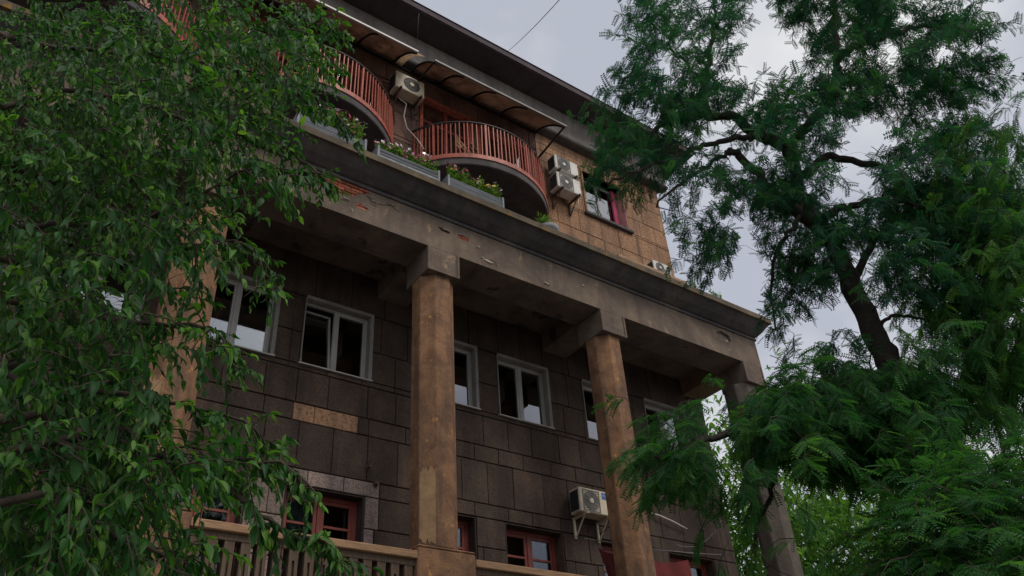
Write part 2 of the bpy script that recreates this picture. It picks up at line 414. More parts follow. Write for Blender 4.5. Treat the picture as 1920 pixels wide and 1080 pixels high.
lay(rows, .6, 10.4, [(a-.07, b+.07, c-.05, d+.07) for a, b, c, d in DOORS], WY+.03, M['panel_brown'], 'brown_panel', wall, .006, .006, .92, .15, 17)
lay([(10.0, 16.3, 0)], XL, .6, [(a-.07, b+.07, c-.05, d+.07) for a, b, c, d in DOORS], WY+.03, M['panel_brown'], 'upper_wall_face', wall, .006, .003, 40, 0, 19)
adopt(MB().box(10.385, 10.415, WY-.02, WY+.01, 13.05, 16.3).build('edge_trim', M['red_frame']), wall)

# ---- windows
def frame_rect(s, x0, x1, z0, z1, y0, y1, t):
    s.box(x0, x1, y0, y1, z0, z0+t); s.box(x0, x1, y0, y1, z1-t, z1)
    s.box(x0, x0+t, y0, y1, z0+t, z1-t); s.box(x1-t, x1, y0, y1, z0+t, z1-t); return s
def white_window(x0, x1, z0, z1, tilt, blind):
    wdw = adopt(empty('window', ((x0+x1)/2, WY, z0)))
    T = Matrix.Translation((-(x0+x1)/2, -WY, -z0))
    def P(s, name, m_, bevel=.0):
        o = s.build(name, m_, wdw, bevel); o.matrix_parent_inverse = T.copy(); return o
    s = MB(); y0, y1 = WY-.012, WY+.2; k = .02
    s.box(x0-.0, x0+k, y0, y1, z0, z1); s.box(x1-k-.03, x1+.02, y0, y1, z0, z1+.05); s.box(x0+k, x1-k-.03, y0, y1, z1-k, z1+.05)
    P(s, 'reveal', M['reveal'])
    P(MB().box(x0-.03, x1+.03, WY-.05, WY+.12, z0-.022, z0), 'sill', M['white'])
    a, b, c, d = x0+k, x1-k-.03, z0+.002, z1-k
    fy = WY+.13
    xm = (a+b)/2
    s = frame_rect(MB(), a, b, c, d, fy, fy+.07, .036)
    s.box(xm-.032, xm+.032, fy, fy+.07, c+.036, d-.036)
    P(s, 'frame', M['white'], .006)
    for i, (u, v) in enumerate(((a+.036, xm-.032), (xm+.032, b-.036))):
        s = frame_rect(MB(), u, v, c+.036, d-.036, 0, .05, .042)
        p_ = MB().box(u+.038, v-.038, .018, .03, c+.074, d-.074)
        Mt = Matrix.Translation((0, fy+.012, 0))
        if tilt and i == 0:
            Mt = Matrix.Translation((0, fy+.03, c+.055)) @ Matrix.Rotation(R(-7), 4, 'X') @ Matrix.Translation((0, 0, -(c+.055)))
        for q in (s, p_): q.v = [tuple(Mt @ Vector(vv)) for vv in q.v]
        so = P(s, 'sash', M['white'], .005)
        po = p_.build('pane', M['glass'], wdw); po.matrix_parent_inverse = T.copy()
    if blind:
        s = MB(); n = 14; vs_ = []
        for i in range(n+1):
            xx = xm+.06+(b-.08-xm)*i/n*blind; vs_ += [(xx, fy+.16+.02*math.sin(i*2.3), c), (xx, fy+.16+.02*math.sin(i*2.3), d)]
        s.add(vs_, [(2*i, 2*i+2, 2*i+3, 2*i+1) for i in range(n)])
        P(s, 'curtain', M['curtain'])
    return wdw
for i, (a, b, c, d) in enumerate(WHITE): white_window(a, b, c, d, i in (4, 1), (0, 0, 0, 0, 0, .4, 0, .3, .5)[i])

def red_window(x0, x1, z0, z1, curtains):
    wdw = adopt(empty('window', ((x0+x1)/2, WY, z0)))
    wdw['label'] = 'red framed casement window'
    T = Matrix.Translation((-(x0+x1)/2, -WY, -z0))
    def P(s, name, m_, bevel=.0):
        o = s.build(name, m_, wdw, bevel); o.matrix_parent_inverse = T.copy(); return o
    fy = WY+.24
    s = MB(); k = .015
    s.box(x0-.0, x0+k, WY+.02, WY+.4, z0, z1); s.box(x1-k, x1, WY+.02, WY+.4, z0, z1); s.box(x0+k, x1-k, WY+.02, WY+.4, z1-k, z1)
    P(s, 'reveal', M['stone_dark'])
    a, b, c, d = x0+k, x1-k, z0, z1-k
    xm = (a+b)/2
    s = frame_rect(MB(), a, b, c, d, fy, fy+.09, .075); s.box(xm-.035, xm+.035, fy-.01, fy+.09, c+.075, d-.075)
    P(s, 'frame', M['red_frame'], .006)
    zt = d-.5
    for (u, v) in ((a+.075, xm-.035), (xm+.035, b-.075)):
        s = frame_rect(MB(), u, v, c+.075, d-.075, fy+.01, fy+.06, .06)
        s.box(u+.06, v-.06, fy+.012, fy+.055, zt-.022, zt+.022)
        P(s, 'sash', M['red_frame'], .005)
        P(MB().box(u+.055, v-.055, fy+.03, fy+.038, zt+.02, d-.13), 'pane', M['glass_old'])
        P(MB().box(u+.055, v-.055, fy+.03, fy+.038, c+.13, zt-.02), 'pane', M['glass_old'])
    for zz in (zt-.16,):
        P(MB().box(a+.06, b-.06, fy+.14, fy+.17, zz-.03, zz+.03), 'inner_bar', M['white'])
    P(MB().box(b-.17, b-.13, fy+.14, fy+.17, c, d-.1), 'inner_bar', M['white'])
    if curtains:
        s = MB(); n = 16; vs_ = []
        u0, u1 = (a+.03, xm-.02)
        for i in range(n+1):
            xx = u0+(u1-u0)*i/n; vs_ += [(xx, fy+.22+.02*math.sin(i*2.1), c), (xx, fy+.22+.02*math.sin(i*2.1), d)]
        s.add(vs_, [(2*i, 2*i+2, 2*i+3, 2*i+1) for i in range(n)])
        P(s, 'curtain', M['curtain'])
for i, (a, b, c, d) in enumerate(RED): red_window(a, b, c, d, i in (3, 4, 6))

# upper right window (white frame, pink reveal, sill)
x0, x1, z0, z1 = UPWIN
wdw = adopt(empty('window', ((x0+x1)/2, WY, z0))); T = Matrix.Translation((-(x0+x1)/2, -WY, -z0))
wdw['label'] = 'upper window with pink reveal and projecting stone sill'
def P(s, name, m_, bevel=.0, sm=False):
    o = s.build(name, m_, wdw, bevel, sm); o.matrix_parent_inverse = T.copy(); return o
P(MB().box(x0-.06, x0, WY-.03, WY+.32, z0, z1).box(x0-.06, x1+.06, WY-.03, WY+.32, z1, z1+.06).box(x1+.005, x1+.06, WY-.03, WY+.05, z0, z1), 'surround', M['granite'])
P(MB().box(x1-.02, x1+.004, WY-.02, WY+.34, z0, z1), 'reveal', M['pink_reveal'])
P(MB().box(x0-.12, x1+.12, WY-.1, WY+.2, z0-.09, z0), 'sill', M['cornice'], .01)
s = frame_rect(MB(), x0, x1-.03, z0, z1, WY+.26, WY+.33, .07); s.box(12.68, 12.76, WY+.26, WY+.33, z0+.07, z1-.07)
P(s, 'frame', M['white'], .006)
P(MB().box(x0+.065, 12.69, WY+.29, WY+.3, z0+.065, z1-.065), 'pane', M['glass']); P(MB().box(12.75, x1-.095, WY+.29, WY+.3, z0+.065, z1-.065), 'pane', M['glass'])
P(MB().box(x1-.24, x1-.1, WY+.2, WY+.255, z0+.002, z1), 'blind', M['curtain_pink'])
P(MB().box(x0+.1, 12.68, WY+.42, WY+.44, z0, z0+.8), 'curtain', M['curtain']); P(MB().box(12.9, 13.2, WY+.42, WY+.44, z0, z1-.1), 'curtain', M['curtain'])

# balcony doors and windows (red frames)
def balcony_opening(x0, x1, z0, z1, door):
    wdw = adopt(empty('balcony_door' if door else 'balcony_window', ((x0+x1)/2, WY, z0)))
    T = Matrix.Translation((-(x0+x1)/2, -WY, -z0))
    def P(s, name, m_, bevel=.0):
        o = s.build(name, m_, wdw, bevel); o.matrix_parent_inverse = T.copy(); return o
    P(frame_rect(MB(), x0-.07, x1+.07, z0-.05, z1+.07, WY-.03, WY+.2, .09), 'frame', M['red_rail'], .006)
    xm = x0+(x1-x0)*(.55 if door else .5)
    s = MB().box(xm-.05, xm+.05, WY+.1, WY+.17, z0+.04, z1-.02)
    if door: s.box(x0+.02, x1-.02, WY+.1, WY+.17, z0+.04, z0+.75).box(x0+.02, x1-.02, WY+.101, WY+.169, z0+1.85, z0+1.93)
    P(s, 'sash', M['red_frame'], .004)
    P(MB().box(x0+.02, xm-.04, WY+.13, WY+.14, z0+(.74 if door else .04), z1-.02).box(xm+.04, x1-.02, WY+.13, WY+.14, z0+(.74 if door else .04), z1-.02), 'pane', M['glass'])
    if not door:
        P(MB().box(x0+.05, xm-.1, WY+.3, WY+.32, z0, z1-.2), 'curtain', M['curtain'])
for i, (a, b, c, d) in enumerate(DOORS): balcony_opening(a, b, c, d, i in (0, 2, 4))

# ---- eaves and frieze
adopt(MB().box(XL, 15.24, 11.75, WY+.5, 16.38, 17.42).build('frieze', M['frieze']))
adopt(MB().prism([(11.68, 16.378), (WY+.02, 16.378), (WY+.02, 16.31), (11.74, 16.31), (11.7, 16.33)], 0, XL, 15.3).build('frieze_moulding', M['cornice']))
s = MB().box(XL-.9, 15.95, 11.02, 25, 17.45, 17.62)
eaves = adopt(s.build('eaves', M['eave']))
adopt(MB().box(XL-.92, 15.97, 10.98, 11.02, 17.47, 17.66).build('gutter_board', M['eave']), eaves)
s = MB(); s.add([(XL-.95, 10.95, 17.67), (15.98, 10.95, 17.67), (15.98, 25.05, 17.67), (XL-.95, 25.05, 17.67), (XL+5, 18, 20.6), (10, 18, 20.6)], [(0, 1, 5, 4), (1, 2, 5), (2, 3, 4, 5), (3, 0, 4), (3, 2, 1, 0)])
adopt(s.build('roof', M['roof']))

# ---- portico
port = adopt(empty('portico', (5, 10.4, 2.6))); TP = Matrix.Translation((-5, -10.4, -2.6))
def PP(s, name, m_, bevel=0, sm=False, norm=True):
    o = s.build(name, m_, port, bevel, sm, norm); o.matrix_parent_inverse = TP.copy(); return o
PX = XL
COLX = [-6.15, -2.05, 2.07, 6.2, 10.3, 14.52]
# fascia skin is cut by the places where the plaster has fallen
def hole(pts_px, y=10.0):
    o_ = []
    for p in pts_px:
        v = ray(*p); v = v*(y/v.y); o_.append((v.x, v.z))
    return o_
H1 = [(3.70, 9.60), (3.74, 9.75), (3.86, 9.89), (4.11, 9.9), (4.40, 9.915), (4.66, 9.90), (4.67, 9.84), (4.58, 9.78), (4.45, 9.75), (4.37, 9.63), (4.13, 9.59), (4.02, 9.57), (3.86, 9.565)]
H2 = [(4.39, 9.51), (4.5, 9.522), (4.66, 9.47), (4.66, 9.44), (4.54, 9.42), (4.43, 9.44)]
H4 = hole([(858, 440), (868, 441), (879, 448), (878, 454), (866, 450), (859, 446)])
H5 = hole([(820, 424), (833, 428), (845, 437), (840, 438), (828, 433)])
H6 = hole([(1343, 622), (1352, 620), (1368, 630), (1371, 640), (1366, 646), (1352, 640), (1345, 632)])
holes = [H1, H2, H5, H4, H6]
bounds = []
def panel(s, hp, x0, x1, z0, z1, yf, yb):
    """rectangular plaster skin with a ragged hole"""
    cx = sum(p[0] for p in hp)/len(hp); cz = sum(p[1] for p in hp)/len(hp)
    fine = []
    r = random.Random(int(cx*100))
    for i in range(len(hp)):
        a, b = hp[i], hp[(i+1) % len(hp)]
        for k in range(3):
            f = k/3; j = .012 if k else 0
            fine.append((a[0]+(b[0]-a[0])*f+r.uniform(-j, j)*.6, a[1]+(b[1]-a[1])*f+r.uniform(-j, j)*.6))
    hp = sorted(fine, key=lambda p: math.atan2(p[1]-cz, p[0]-cx))
    cor = sorted([(x0, z0), (x1, z0), (x1, z1), (x0, z1)], key=lambda p: math.atan2(p[1]-cz, p[0]-cx))
    ring = []
    for p in hp:
        dx, dz = p[0]-cx, p[1]-cz; t = 1e9
        if dx > 1e-9: t = min(t, (x1-cx)/dx)
        if dx < -1e-9: t = min(t, (x0-cx)/dx)
        if dz > 1e-9: t = min(t, (z1-cz)/dz)
        if dz < -1e-9: t = min(t, (z0-cz)/dz)
        ring.append((cx+dx*t, cz+dz*t))
    n = len(hp)
    for c in cor:                      # snap the nearest ring point to each corner
        k = min(range(n), key=lambda i: (ring[i][0]-c[0])**2+(ring[i][1]-c[1])**2); ring[k] = c
    vs_ = [(p[0], yf, p[1]) for p in ring] + [(p[0], yf, p[1]) for p in hp] + [(p[0]+(cx-p[0])*.06, yb, p[1]+(cz-p[1])*.06) for p in hp]
    fs = [(i, (i+1) % n, (i+1) % n+n, i+n) for i in range(n)] + [(i+n, (i+1) % n+n, (i+1) % n+2*n, i+2*n) for i in range(n)]
    s.add(vs_, fs)
FZ0, FZ1 = 9.15, 9.97
skin = MB(); rects = []
for h in holes:
    xs = [p[0] for p in h]; zs = [p[1] for p in h]
    rects.append((min(xs)-.06, max(xs)+.06, min(zs)-.05, min(max(zs)+.05, FZ1-.005)))
rects[0] = (3.62, 4.745, 9.5345, 9.955); rects[1] = (4.3, 4.745, 9.38, 9.5335)
for h, r_ in zip(holes, rects): panel(skin, h, *r_, 10.0, 10.045)
for (a, b, c, d) in cells(PX, 15.05, FZ0, FZ1, rects):
    skin.add([(a, 10.0, c), (b, 10.0, c), (b, 10.0, d), (a, 10.0, d)], [(0, 1, 2, 3)])
core = MB().box(PX, 15.04, 10.06, 10.76, FZ0, 10.1)
core.mi = 0
core.add([(PX, 10.0, FZ0), (15.05, 10.0, FZ0), (15.05, 10.06, FZ0), (PX, 10.06, FZ0)], [(0, 1, 2, 3)])
core.add([(15.05, 10.0, FZ0), (15.05, 10.0, FZ1), (15.05, 10.06, FZ1), (15.05, 10.06, FZ0)], [(0, 1, 2, 3)])
beam = PP(core, 'entablature_beam', M['soffit'])
fas = skin.build('fascia', M['plaster'], port, norm=False); fas.matrix_parent_inverse = TP.copy()
# bricks laid bare
bz = random.Random(2)
def brick_field(x0, x1, z0, z1):
    k = 0; z = z0
    while z < z1:
        x = x0 - (.13 if k % 2 else 0)
        while x < x1:
            s = MB(); j = bz.uniform(-.008, .006)
            s.slab(x+.006, x+.249, z+.006, z+.068, 10.014+j, 10.059, .006)
            s.build('brick', M['brick'], fas, norm=False); x += .255
        z += .076; k += 1
for h in (H1, H2, H4):
    xs = [p[0] for p in h]; zs = [p[1] for p in h]
    brick_field(min(xs)-.02, max(xs)+.02, min(zs)-.02, max(zs)+.02)
# flaking crusts
def crust(px, py, w_, h_, seed):
    v = ray(px, py); v = v*(10/v.y); r = random.Random(seed)
    n = 9; pts = [(v.x+w_*math.cos(6.283*i/n)*r.uniform(.6, 1.1), v.z-.35*w_*0+h_*math.sin(6.283*i/n)*r.uniform(.5, 1.1)) for i in range(n)]
    s = MB(); s.add([(p[0], 9.999, p[1]) for p in pts]+[(v.x+(p[0]-v.x)*.7, 9.985-r.uniform(0, .01), v.z+(p[1]-v.z)*.7) for p in pts],
                    [tuple(range(n, 2*n))]+[(i, (i+1) % n, (i+1) % n+n, i+n) for i in range(n)])
    PP(s, 'plaster_flake', M['scab'])
for i, (a, b, c, d) in enumerate(((835, 431, .09, .02), (897, 463, .05, .04), (915, 490, .16, .05), (905, 484, .06, .03), (1025, 532, .1, .03), (1093, 536, .05, .04), (1362, 640, .09, .05), (648, 372, .12, .02), (660, 395, .03, .07), (700, 378, .06, .015), (735, 385, .07, .012))):
    crust(a, b, c, d, i)
# hairline cracks as thin raised lips
def crack(pts, seed):
    q = []
    for p in pts:
        v = ray(*p); q.append(v*(9.999/v.y))
    PP(MB().tube(q, .006, 4), 'plaster_crack', M['mortar'])
crack([(690, 369), (697, 373), (700, 381), (716, 384), (735, 386)], 1); crack([(724, 381), (735, 386), (742, 394), (750, 397)], 2)
crack([(680, 361), (692, 371), (697, 384), (706, 386)], 3); crack([(600, 363), (625, 369), (640, 374), (655, 378)], 4); crack([(917, 486), (927, 491), (932, 500)], 5)
# moulding + sloping cove + lip
PP(MB().prism([(9.965, 9.9), (10.06, 9.9), (10.06, 9.97), (9.965, 9.97)], 0, PX, 15.09), 'moulding', M['cornice'], .008)
def cornice_part(name, m_, prof, x1s):
    """profile swept along the front and returned along the right end (mitred)"""
    n = len(prof)
    A = [(PX, y, z) for y, z in prof]; Bc = [(15.05+(10.0-y)*.5, y, z) for y, z in prof]; C = [(15.05+(10.0-y)*.5, 13.2, z) for y, z in prof]
    s = MB(); s.add(A+Bc+C, [(i, (i+1) % n, (i+1) % n+n, i+n) for i in range(n)] + [(i+n, (i+1) % n+n, (i+1) % n+2*n, i+2*n) for i in range(n)] + [tuple(range(n)), tuple(range(3*n-1, 2*n-1, -1))])
    return PP(s, name, m_)
cornice_part('cove', M['cornice'], [(9.995, 9.972), (9.93, 9.99), (9.78, 10.08), (9.64, 10.2), (9.6, 10.225), (9.995, 10.225)], 0)
cornice_part('ledge', M['ledge'], [(9.55, 10.227), (9.55, 10.365), (9.995, 10.385), (9.995, 10.227)], 0)
PP(MB().box(PX, 15.04, 9.996, WY+.028, 10.102, 10.39), 'terrace_slab', M['cornice'])
PP(MB().box(PX, 15.03, 10.761, WY+.028, 9.6, 10.1), 'soffit', M['soffit'])
for x in COLX:
    last = x > 14
    xc = 14.68 if last else x-.01
    ob = PP(MB().box(xc-.335, xc+.335+(.03 if last else 0), 9.993, 10.764, 8.62, 9.149), 'capital_block', M['plaster'], .012)
    t_ = MB()
    for (a, b, c, d) in ((xc-.335, xc-.285, 8.62, 9.15), (xc+.285, xc+.335, 8.62, 9.15), (xc-.285, xc+.285, 8.62, 8.66)): t_.box(a, b, 9.975, 9.992, c, d)
    o = t_.build('capital_border', M['plaster'], port, .004); o.matrix_parent_inverse = TP.copy()
    PP(MB().box(xc-.33, xc+.33, 10.766, WY+.027, 9.152 if not last else 9.151, 9.599), 'cross_beam', M['beam_lit'] if last else M['soffit'])
    w_ = .345; k = w_*.414
    oct_ = [(x+a*1.0, 10.4+b) for a, b in ((-k, -w_), (k, -w_), (w_, -k), (w_, k), (k, w_), (-k, w_), (-w_, k), (-w_, -k))]
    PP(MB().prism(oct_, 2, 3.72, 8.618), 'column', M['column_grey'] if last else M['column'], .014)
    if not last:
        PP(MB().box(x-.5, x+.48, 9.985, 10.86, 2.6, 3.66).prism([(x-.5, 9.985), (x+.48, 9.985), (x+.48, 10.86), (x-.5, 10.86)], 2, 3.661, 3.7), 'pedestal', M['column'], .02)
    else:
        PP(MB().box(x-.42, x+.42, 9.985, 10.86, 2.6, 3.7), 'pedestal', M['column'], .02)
# plaster worn to a pale patch on two shafts
for x, za, zb_ in ((6.2, 3.75, 4.95), (2.07, 4.4, 5.4)):
    k = .345*.414
    p0, p1 = Vector((x-.345, 10.4-k, 0)), Vector((x-k, 10.4-.345, 0)); n_ = Vector((-1, -1, 0)).normalized()
    r = random.Random(int(x*10)); s = MB(); vs_ = []; nn = 10
    for i in range(nn+1):
        f = .06+.88*i/nn; q = p0.lerp(p1, f)+n_*.006
        vs_ += [(q.x, q.y, za+r.uniform(0, .12)), (q.x, q.y, zb_+r.uniform(-.1, .06))]
    s.add(vs_, [(2*i, 2*i+2, 2*i+3, 2*i+1) for i in range(nn)])
    s2 = MB(); s2.v = [tuple(Vector(v)-n_*.012) for v in vs_]; s.add(s2.v, [(2*i+1, 2*i+3, 2*i+2, 2*i) for i in range(nn)])
    PP(s, 'bare_patch', M['scab_tan'] if 'scab_tan' in M else M['stone_tan'])
# terrace floor + base
PP(MB().box(PX, 15.1, 9.9, WY+.03, 2.3, 2.6), 'terrace_floor', M['soffit'])
PP(MB().box(PX, 15.04, 10.0, WY+.03, -1.6, 2.299), 'base_wall', M['plaster'])
# balustrades
for i in range(len(COLX)-1):
    xa, xb = COLX[i]+.482, COLX[i+1]-(.502 if i < 4 else .422)
    bal = empty('balustrade', ((xa+xb)/2, 10.2, 2.6)); bal.parent = port; bal.matrix_parent_inverse = TP.copy()
    TB = Matrix.Translation((-(xa+xb)/2, -10.2, -2.6))
    def PB(s, name, m_, bevel=0):
        o = s.build(name, m_, bal, bevel); o.matrix_parent_inverse = TB.copy(); return o
    PB(MB().box(xa, xb, 9.985, 10.3, 3.49, 3.6), 'rail', M['rail_wood'], .012)
    PB(MB().box(xa, xb, 10.05, 10.25, 3.4, 3.489), 'under_rail', M['wood'], .006)
    PB(MB().box(xa, xb, 10.02, 10.28, 2.6, 2.72), 'plinth', M['wood'], .006)
    n = int((xb-xa)/.205); base = None
    for k in range(n):
        xx = xa+(k+.5)*(xb-xa)/n
        if base is None:
            s = MB(); hw = .062
            s.box(-hw, -.018, -.09, .09, 0, .68); s.box(.018, hw, -.09, .09, 0, .68)
            s.box(-.018, .018, -.09, .09, .54, .679); s.box(-.018, .018, -.045, .09, 0, .54)
            base = s.mesh('baluster', M['wood'], 0)
        o = link_mesh('baluster', base, bal); o.matrix_parent_inverse = TB.copy(); o.location = (xx, 10.15, 2.72)

# ---- round balconies
for bi, cx in enumerate((4.14, 8.5, -.22)):
    bal = adopt(empty('balcony', (cx, WY, 12.97))); TB = Matrix.Translation((-cx, -WY, -12.97))
    def PB(s, name, m_, bevel=0, sm=False):
        o = s.build(name, m_, bal, bevel, sm); o.matrix_parent_inverse = TB.copy(); return o
    Rr, cyy = 2.18, 12.91
    def arc(rr, n=48, y=WY+.02):
        a0 = math.asin(min(1, (cyy-y)/rr)); 
        return [(cx+rr*math.cos(t), cyy-rr*math.sin(t)) for t in [a0+(math.pi-2*a0)*i/n for i in range(n+1)]]
    PB(MB().prism(arc(Rr), 2, 12.8, 13.02), 'slab', M['cornice'], .02)
    def band(ri, ro, za, zb_, n=48):
        A, Bo = arc(ri, n, WY-.005), arc(ro, n, WY-.005); s = MB(); m_ = n+1
        s.add([(*p, za) for p in A]+[(*p, za) for p in Bo]+[(*p, zb_) for p in A]+[(*p, zb_) for p in Bo],
              sum([[(i, i+1, m_+i+1, m_+i), (2*m_+i, 3*m_+i, 3*m_+i+1, 2*m_+i+1), (m_+i, m_+i+1, 3*m_+i+1, 3*m_+i), (i, 2*m_+i, 2*m_+i+1, i+1)] for i in range(n)], []))
        return s
    PB(band(Rr-.04, Rr+.025, 13.0, 13.12), 'rim', M['red_rail'])
    s = MB(); s.tube([(*p, 14.17) for p in arc(Rr-.02, 48, WY-.005)], .03, 6)
    PB(s, 'handrail', M['dark_metal'], 0, True)
    pts = arc(Rr-.02, 46, WY-.06); base = None
    for k, p in enumerate(pts):
        if base is None:
            base = MB().box(-.011, .011, -.011, .011, 0, 1.05).mesh('baluster', M['red_rail'])
            post = MB().box(-.022, .022, -.022, .022, 0, 1.05).mesh('baluster', M['red_rail'])
        o = link_mesh('baluster', post if k % 12 == 5 else base, bal); o.matrix_parent_inverse = TB.copy()
        o.location = (p[0]+rnd.uniform(-.012, .012), p[1], 13.1); o.rotation_euler = (rnd.uniform(-.008, .008), rnd.uniform(-.014, .014), math.atan2(cyy-p[1], p[0]-cx)*-1 + math.pi/2)

# ---- plastic canopy over the balconies
can = adopt(empty('canopy', (5, 11.3, 16.3))); TC = Matrix.Translation((-5, -11.3, -16.3))
def PC(s, name, m_, bevel=0, sm=False):
    o = s.build(name, m_, can, bevel, sm); o.matrix_parent_inverse = TC.copy(); return o
def vault(f):                      # f=0 at the wall, 1 at the outer edge
    return (WY-.05-(WY-.05-10.76)*f, 16.25 - .82*f**1.8)
ribsx = [-1.6, -.5, .6, 1.65, 2.7, 3.75, 5.0, 6.0]
ribsx2 = [6.5, 7.3, 8.25, 9.2, 10.4]
def strip(xa, xb, m_, name='canopy_panel'):
    s = MB(); n = 8; vs_ = []
    for i in range(n+1):
        y, z = vault(i/n); vs_ += [(xa, y, z), (xb, y, z), (xa, y-.004, z+.008), (xb, y-.004, z+.008)]
    fs = []
    for i in range(n):
        a = 4*i; fs += [(a, a+1, a+5, a+4), (a+2, a+6, a+7, a+3), (a, a+4, a+6, a+2), (a+1, a+3, a+7, a+5)]
    s.add(vs_, fs); PC(s, name, m_, 0, True)
for L in (ribsx, ribsx2):
    for a, b in zip(L, L[1:]): strip(a+.028, b-.028, M['canopy'])
strip(6.03, 6.22, M['clear_panel'], 'clear_panel')
for x in ribsx+ribsx2:
    s = MB(); s.tube([(x, vault(i/8)[0], vault(i/8)[1]-.02) for i in range(9)], .03, 5); PC(s, 'rib', M['dark_metal'], 0, True)
y1, z1 = vault(1)
for a, b, m_ in ((-1.6, 6.02, M['white']), (6.47, 10.45, M['wire_pale'])):
    PC(MB().box(a, b, y1-.06, y1-.01, z1-.02, z1+.03), 'edge_rail', m_)
PC(MB().box(-1.6, 10.42, WY-.06, WY-.015, 16.2, 16.25), 'wall_rail', M['dark_metal'])
PC(MB().tube([(10.4, y1, z1-.01), (10.36, WY-.01, 15.2)], .03, 6), 'strut', M['dark_metal'])
PC(MB().tube([(6.48, y1, z1-.01), (6.48, WY-.01, 15.55)], .025, 6), 'strut', M['dark_metal'])

# ------------------------------------------------------------------ air conditioners
def text_mesh(txt, size, m_, name):
    cu = bpy.data.curves.new(name, 'FONT'); cu.body = txt; cu.size = size; cu.extrude = .001; cu.align_x = 'CENTER'; cu.align_y = 'CENTER'
    to = bpy.data.objects.new(name, cu); COL.objects.link(to)
    dg = bpy.context.evaluated_depsgraph_get(); dg.update()
    me = bpy.data.meshes.new_from_object(to.evaluated_get(dg)); bpy.data.objects.remove(to)
    me.materials.clear(); me.materials.append(m_); return me
def ac_unit(loc, wd, dp, ht, label, casing, grille, square=True, fanx=.36, bracket='rust', shelf=None):
    r = empty('air_conditioner', loc); tag(r, label, 'air conditioner', 'air conditioner units hung on the facade')
    MB().box(-wd/2, wd/2, -dp, 0, 0, ht).build('casing', casing, r, .018)
    cxf = -wd/2+wd*fanx; rr = ht*.4
    if square:
        s = MB(); frame_rect(s, cxf-rr*1.08, cxf+rr*1.08, ht/2-rr*1.08, ht/2+rr*1.08, -dp-.012, -dp-.001, .018)
        s.build('grille_frame', grille, r)
        s = MB()
        for i in range(1, 9):
            zz = ht/2-rr*1.05+rr*2.1*i/9; s.box(cxf-rr*1.05, cxf+rr*1.05, -dp-.008, -dp-.002, zz-.004, zz+.004)
        s.build('grille_bars', grille, r)
    MB().disc((cxf, 0, ht/2), rr, 1, -dp-.004, -dp-.0005, 28).build('fan_opening', M['fan'] if grille is not M['fan_light'] else M['fan_light'], r)
    s = MB()
    for k in (.35, .55, .75, .95):
        s.tube([(cxf+rr*k*math.cos(6.2832*i/20), -dp-.012, ht/2+rr*k*math.sin(6.2832*i/20)) for i in range(21)], .004, 4, False)
    for i in range(10):
        a = 6.2832*i/10; s.tube([(cxf+rr*.2*math.cos(a), -dp-.012, ht/2+rr*.2*math.sin(a)), (cxf+rr*math.cos(a), -dp-.012, ht/2+rr*math.sin(a))], .004, 4)
    s.build('fan_guard', grille, r)
    MB().disc((cxf, 0, ht/2), rr*.26, 1, -dp-.02, -dp-.006, 16).build('fan_hub', casing, r)
    s = MB()
    s.box(-wd/2-.006, -wd/2-.001, -dp+.03, -.03, .05, ht-.05); s.build('coil_side', M['coil'], r)
    MB().tube([(wd/2-.02, -dp*.4, .12), (wd/2+.05, -dp*.35, .1), (wd/2+.07, -dp*.2, -.05), (wd/2+.03, .0, -.16), (wd/2-.03, .08, -.2), (wd/2-.04, .13, -.2)], .02, 6).build('pipe', M['hose'] if casing is M['ac_white'] else M['rust'], r, 0, True)
    for sx in (-wd*.34, wd*.36):
        b = MB(); b.box(sx-.022, sx+.022, -dp-.06, .1, -.045, -.002); b.box(sx-.02, sx+.02, .06, .1, -.42, -.046)
        b.tube([(sx, -dp*.8, -.045), (sx, .07, -.4)], .016, 5); b.build('bracket', M[bracket], r)
    return r
ac_unit((6.27, 11.85, 14.98), .78, .33, .55, 'yellowed air conditioner with round fan hung between the two curved balconies under the canopy', M['ac'], M['fan'], False, .55)
ac_unit((11.02, 11.83, 14.72), .8, .32, .5, 'white air conditioner on rusty brackets, upper of the pair beside the right balcony', M['ac_white'], M['fan_light'], True, .38)
ac_unit((11.02, 11.84, 14.06), .8, .34, .53, 'white air conditioner on rusty brackets, lower of the pair beside the right balcony', M['ac_white'], M['fan_light'], True, .38)
a4 = ac_unit((14.0, 11.75, 12.45), .66, .28, .4, 'white air conditioner with round red mark, low on the tan wall by the corner', M['ac_white'], M['fan_light'], False, .36)
MB().disc((.24, 0, .31), .04, 1, -.286, -.281, 16).build('logo', M['red_logo'], a4)
al = ac_unit((10.62, 11.85, 5.4), .85, .31, .5, 'cream air conditioner with a blue brand label, under the portico beside the third column', M['ac'], M['fan_light'], True, .36, 'ac')
MB().box(.17, .37, -.316, -.311, .33, .46).build('label_plate', M['blue'], al)
lt = link_mesh('lettering', text_mesh('Midea', .07, M['white'], 'lettering'), al); lt.location = (.28, -.3175, .395); lt.rotation_euler = (R(90), 0, 0)
MB().tube([(.19+.014*math.cos(.63*i), -.318, .395+.014*math.sin(.63*i)) for i in range(9)], .004, 4).build('logo', M['white'], al)

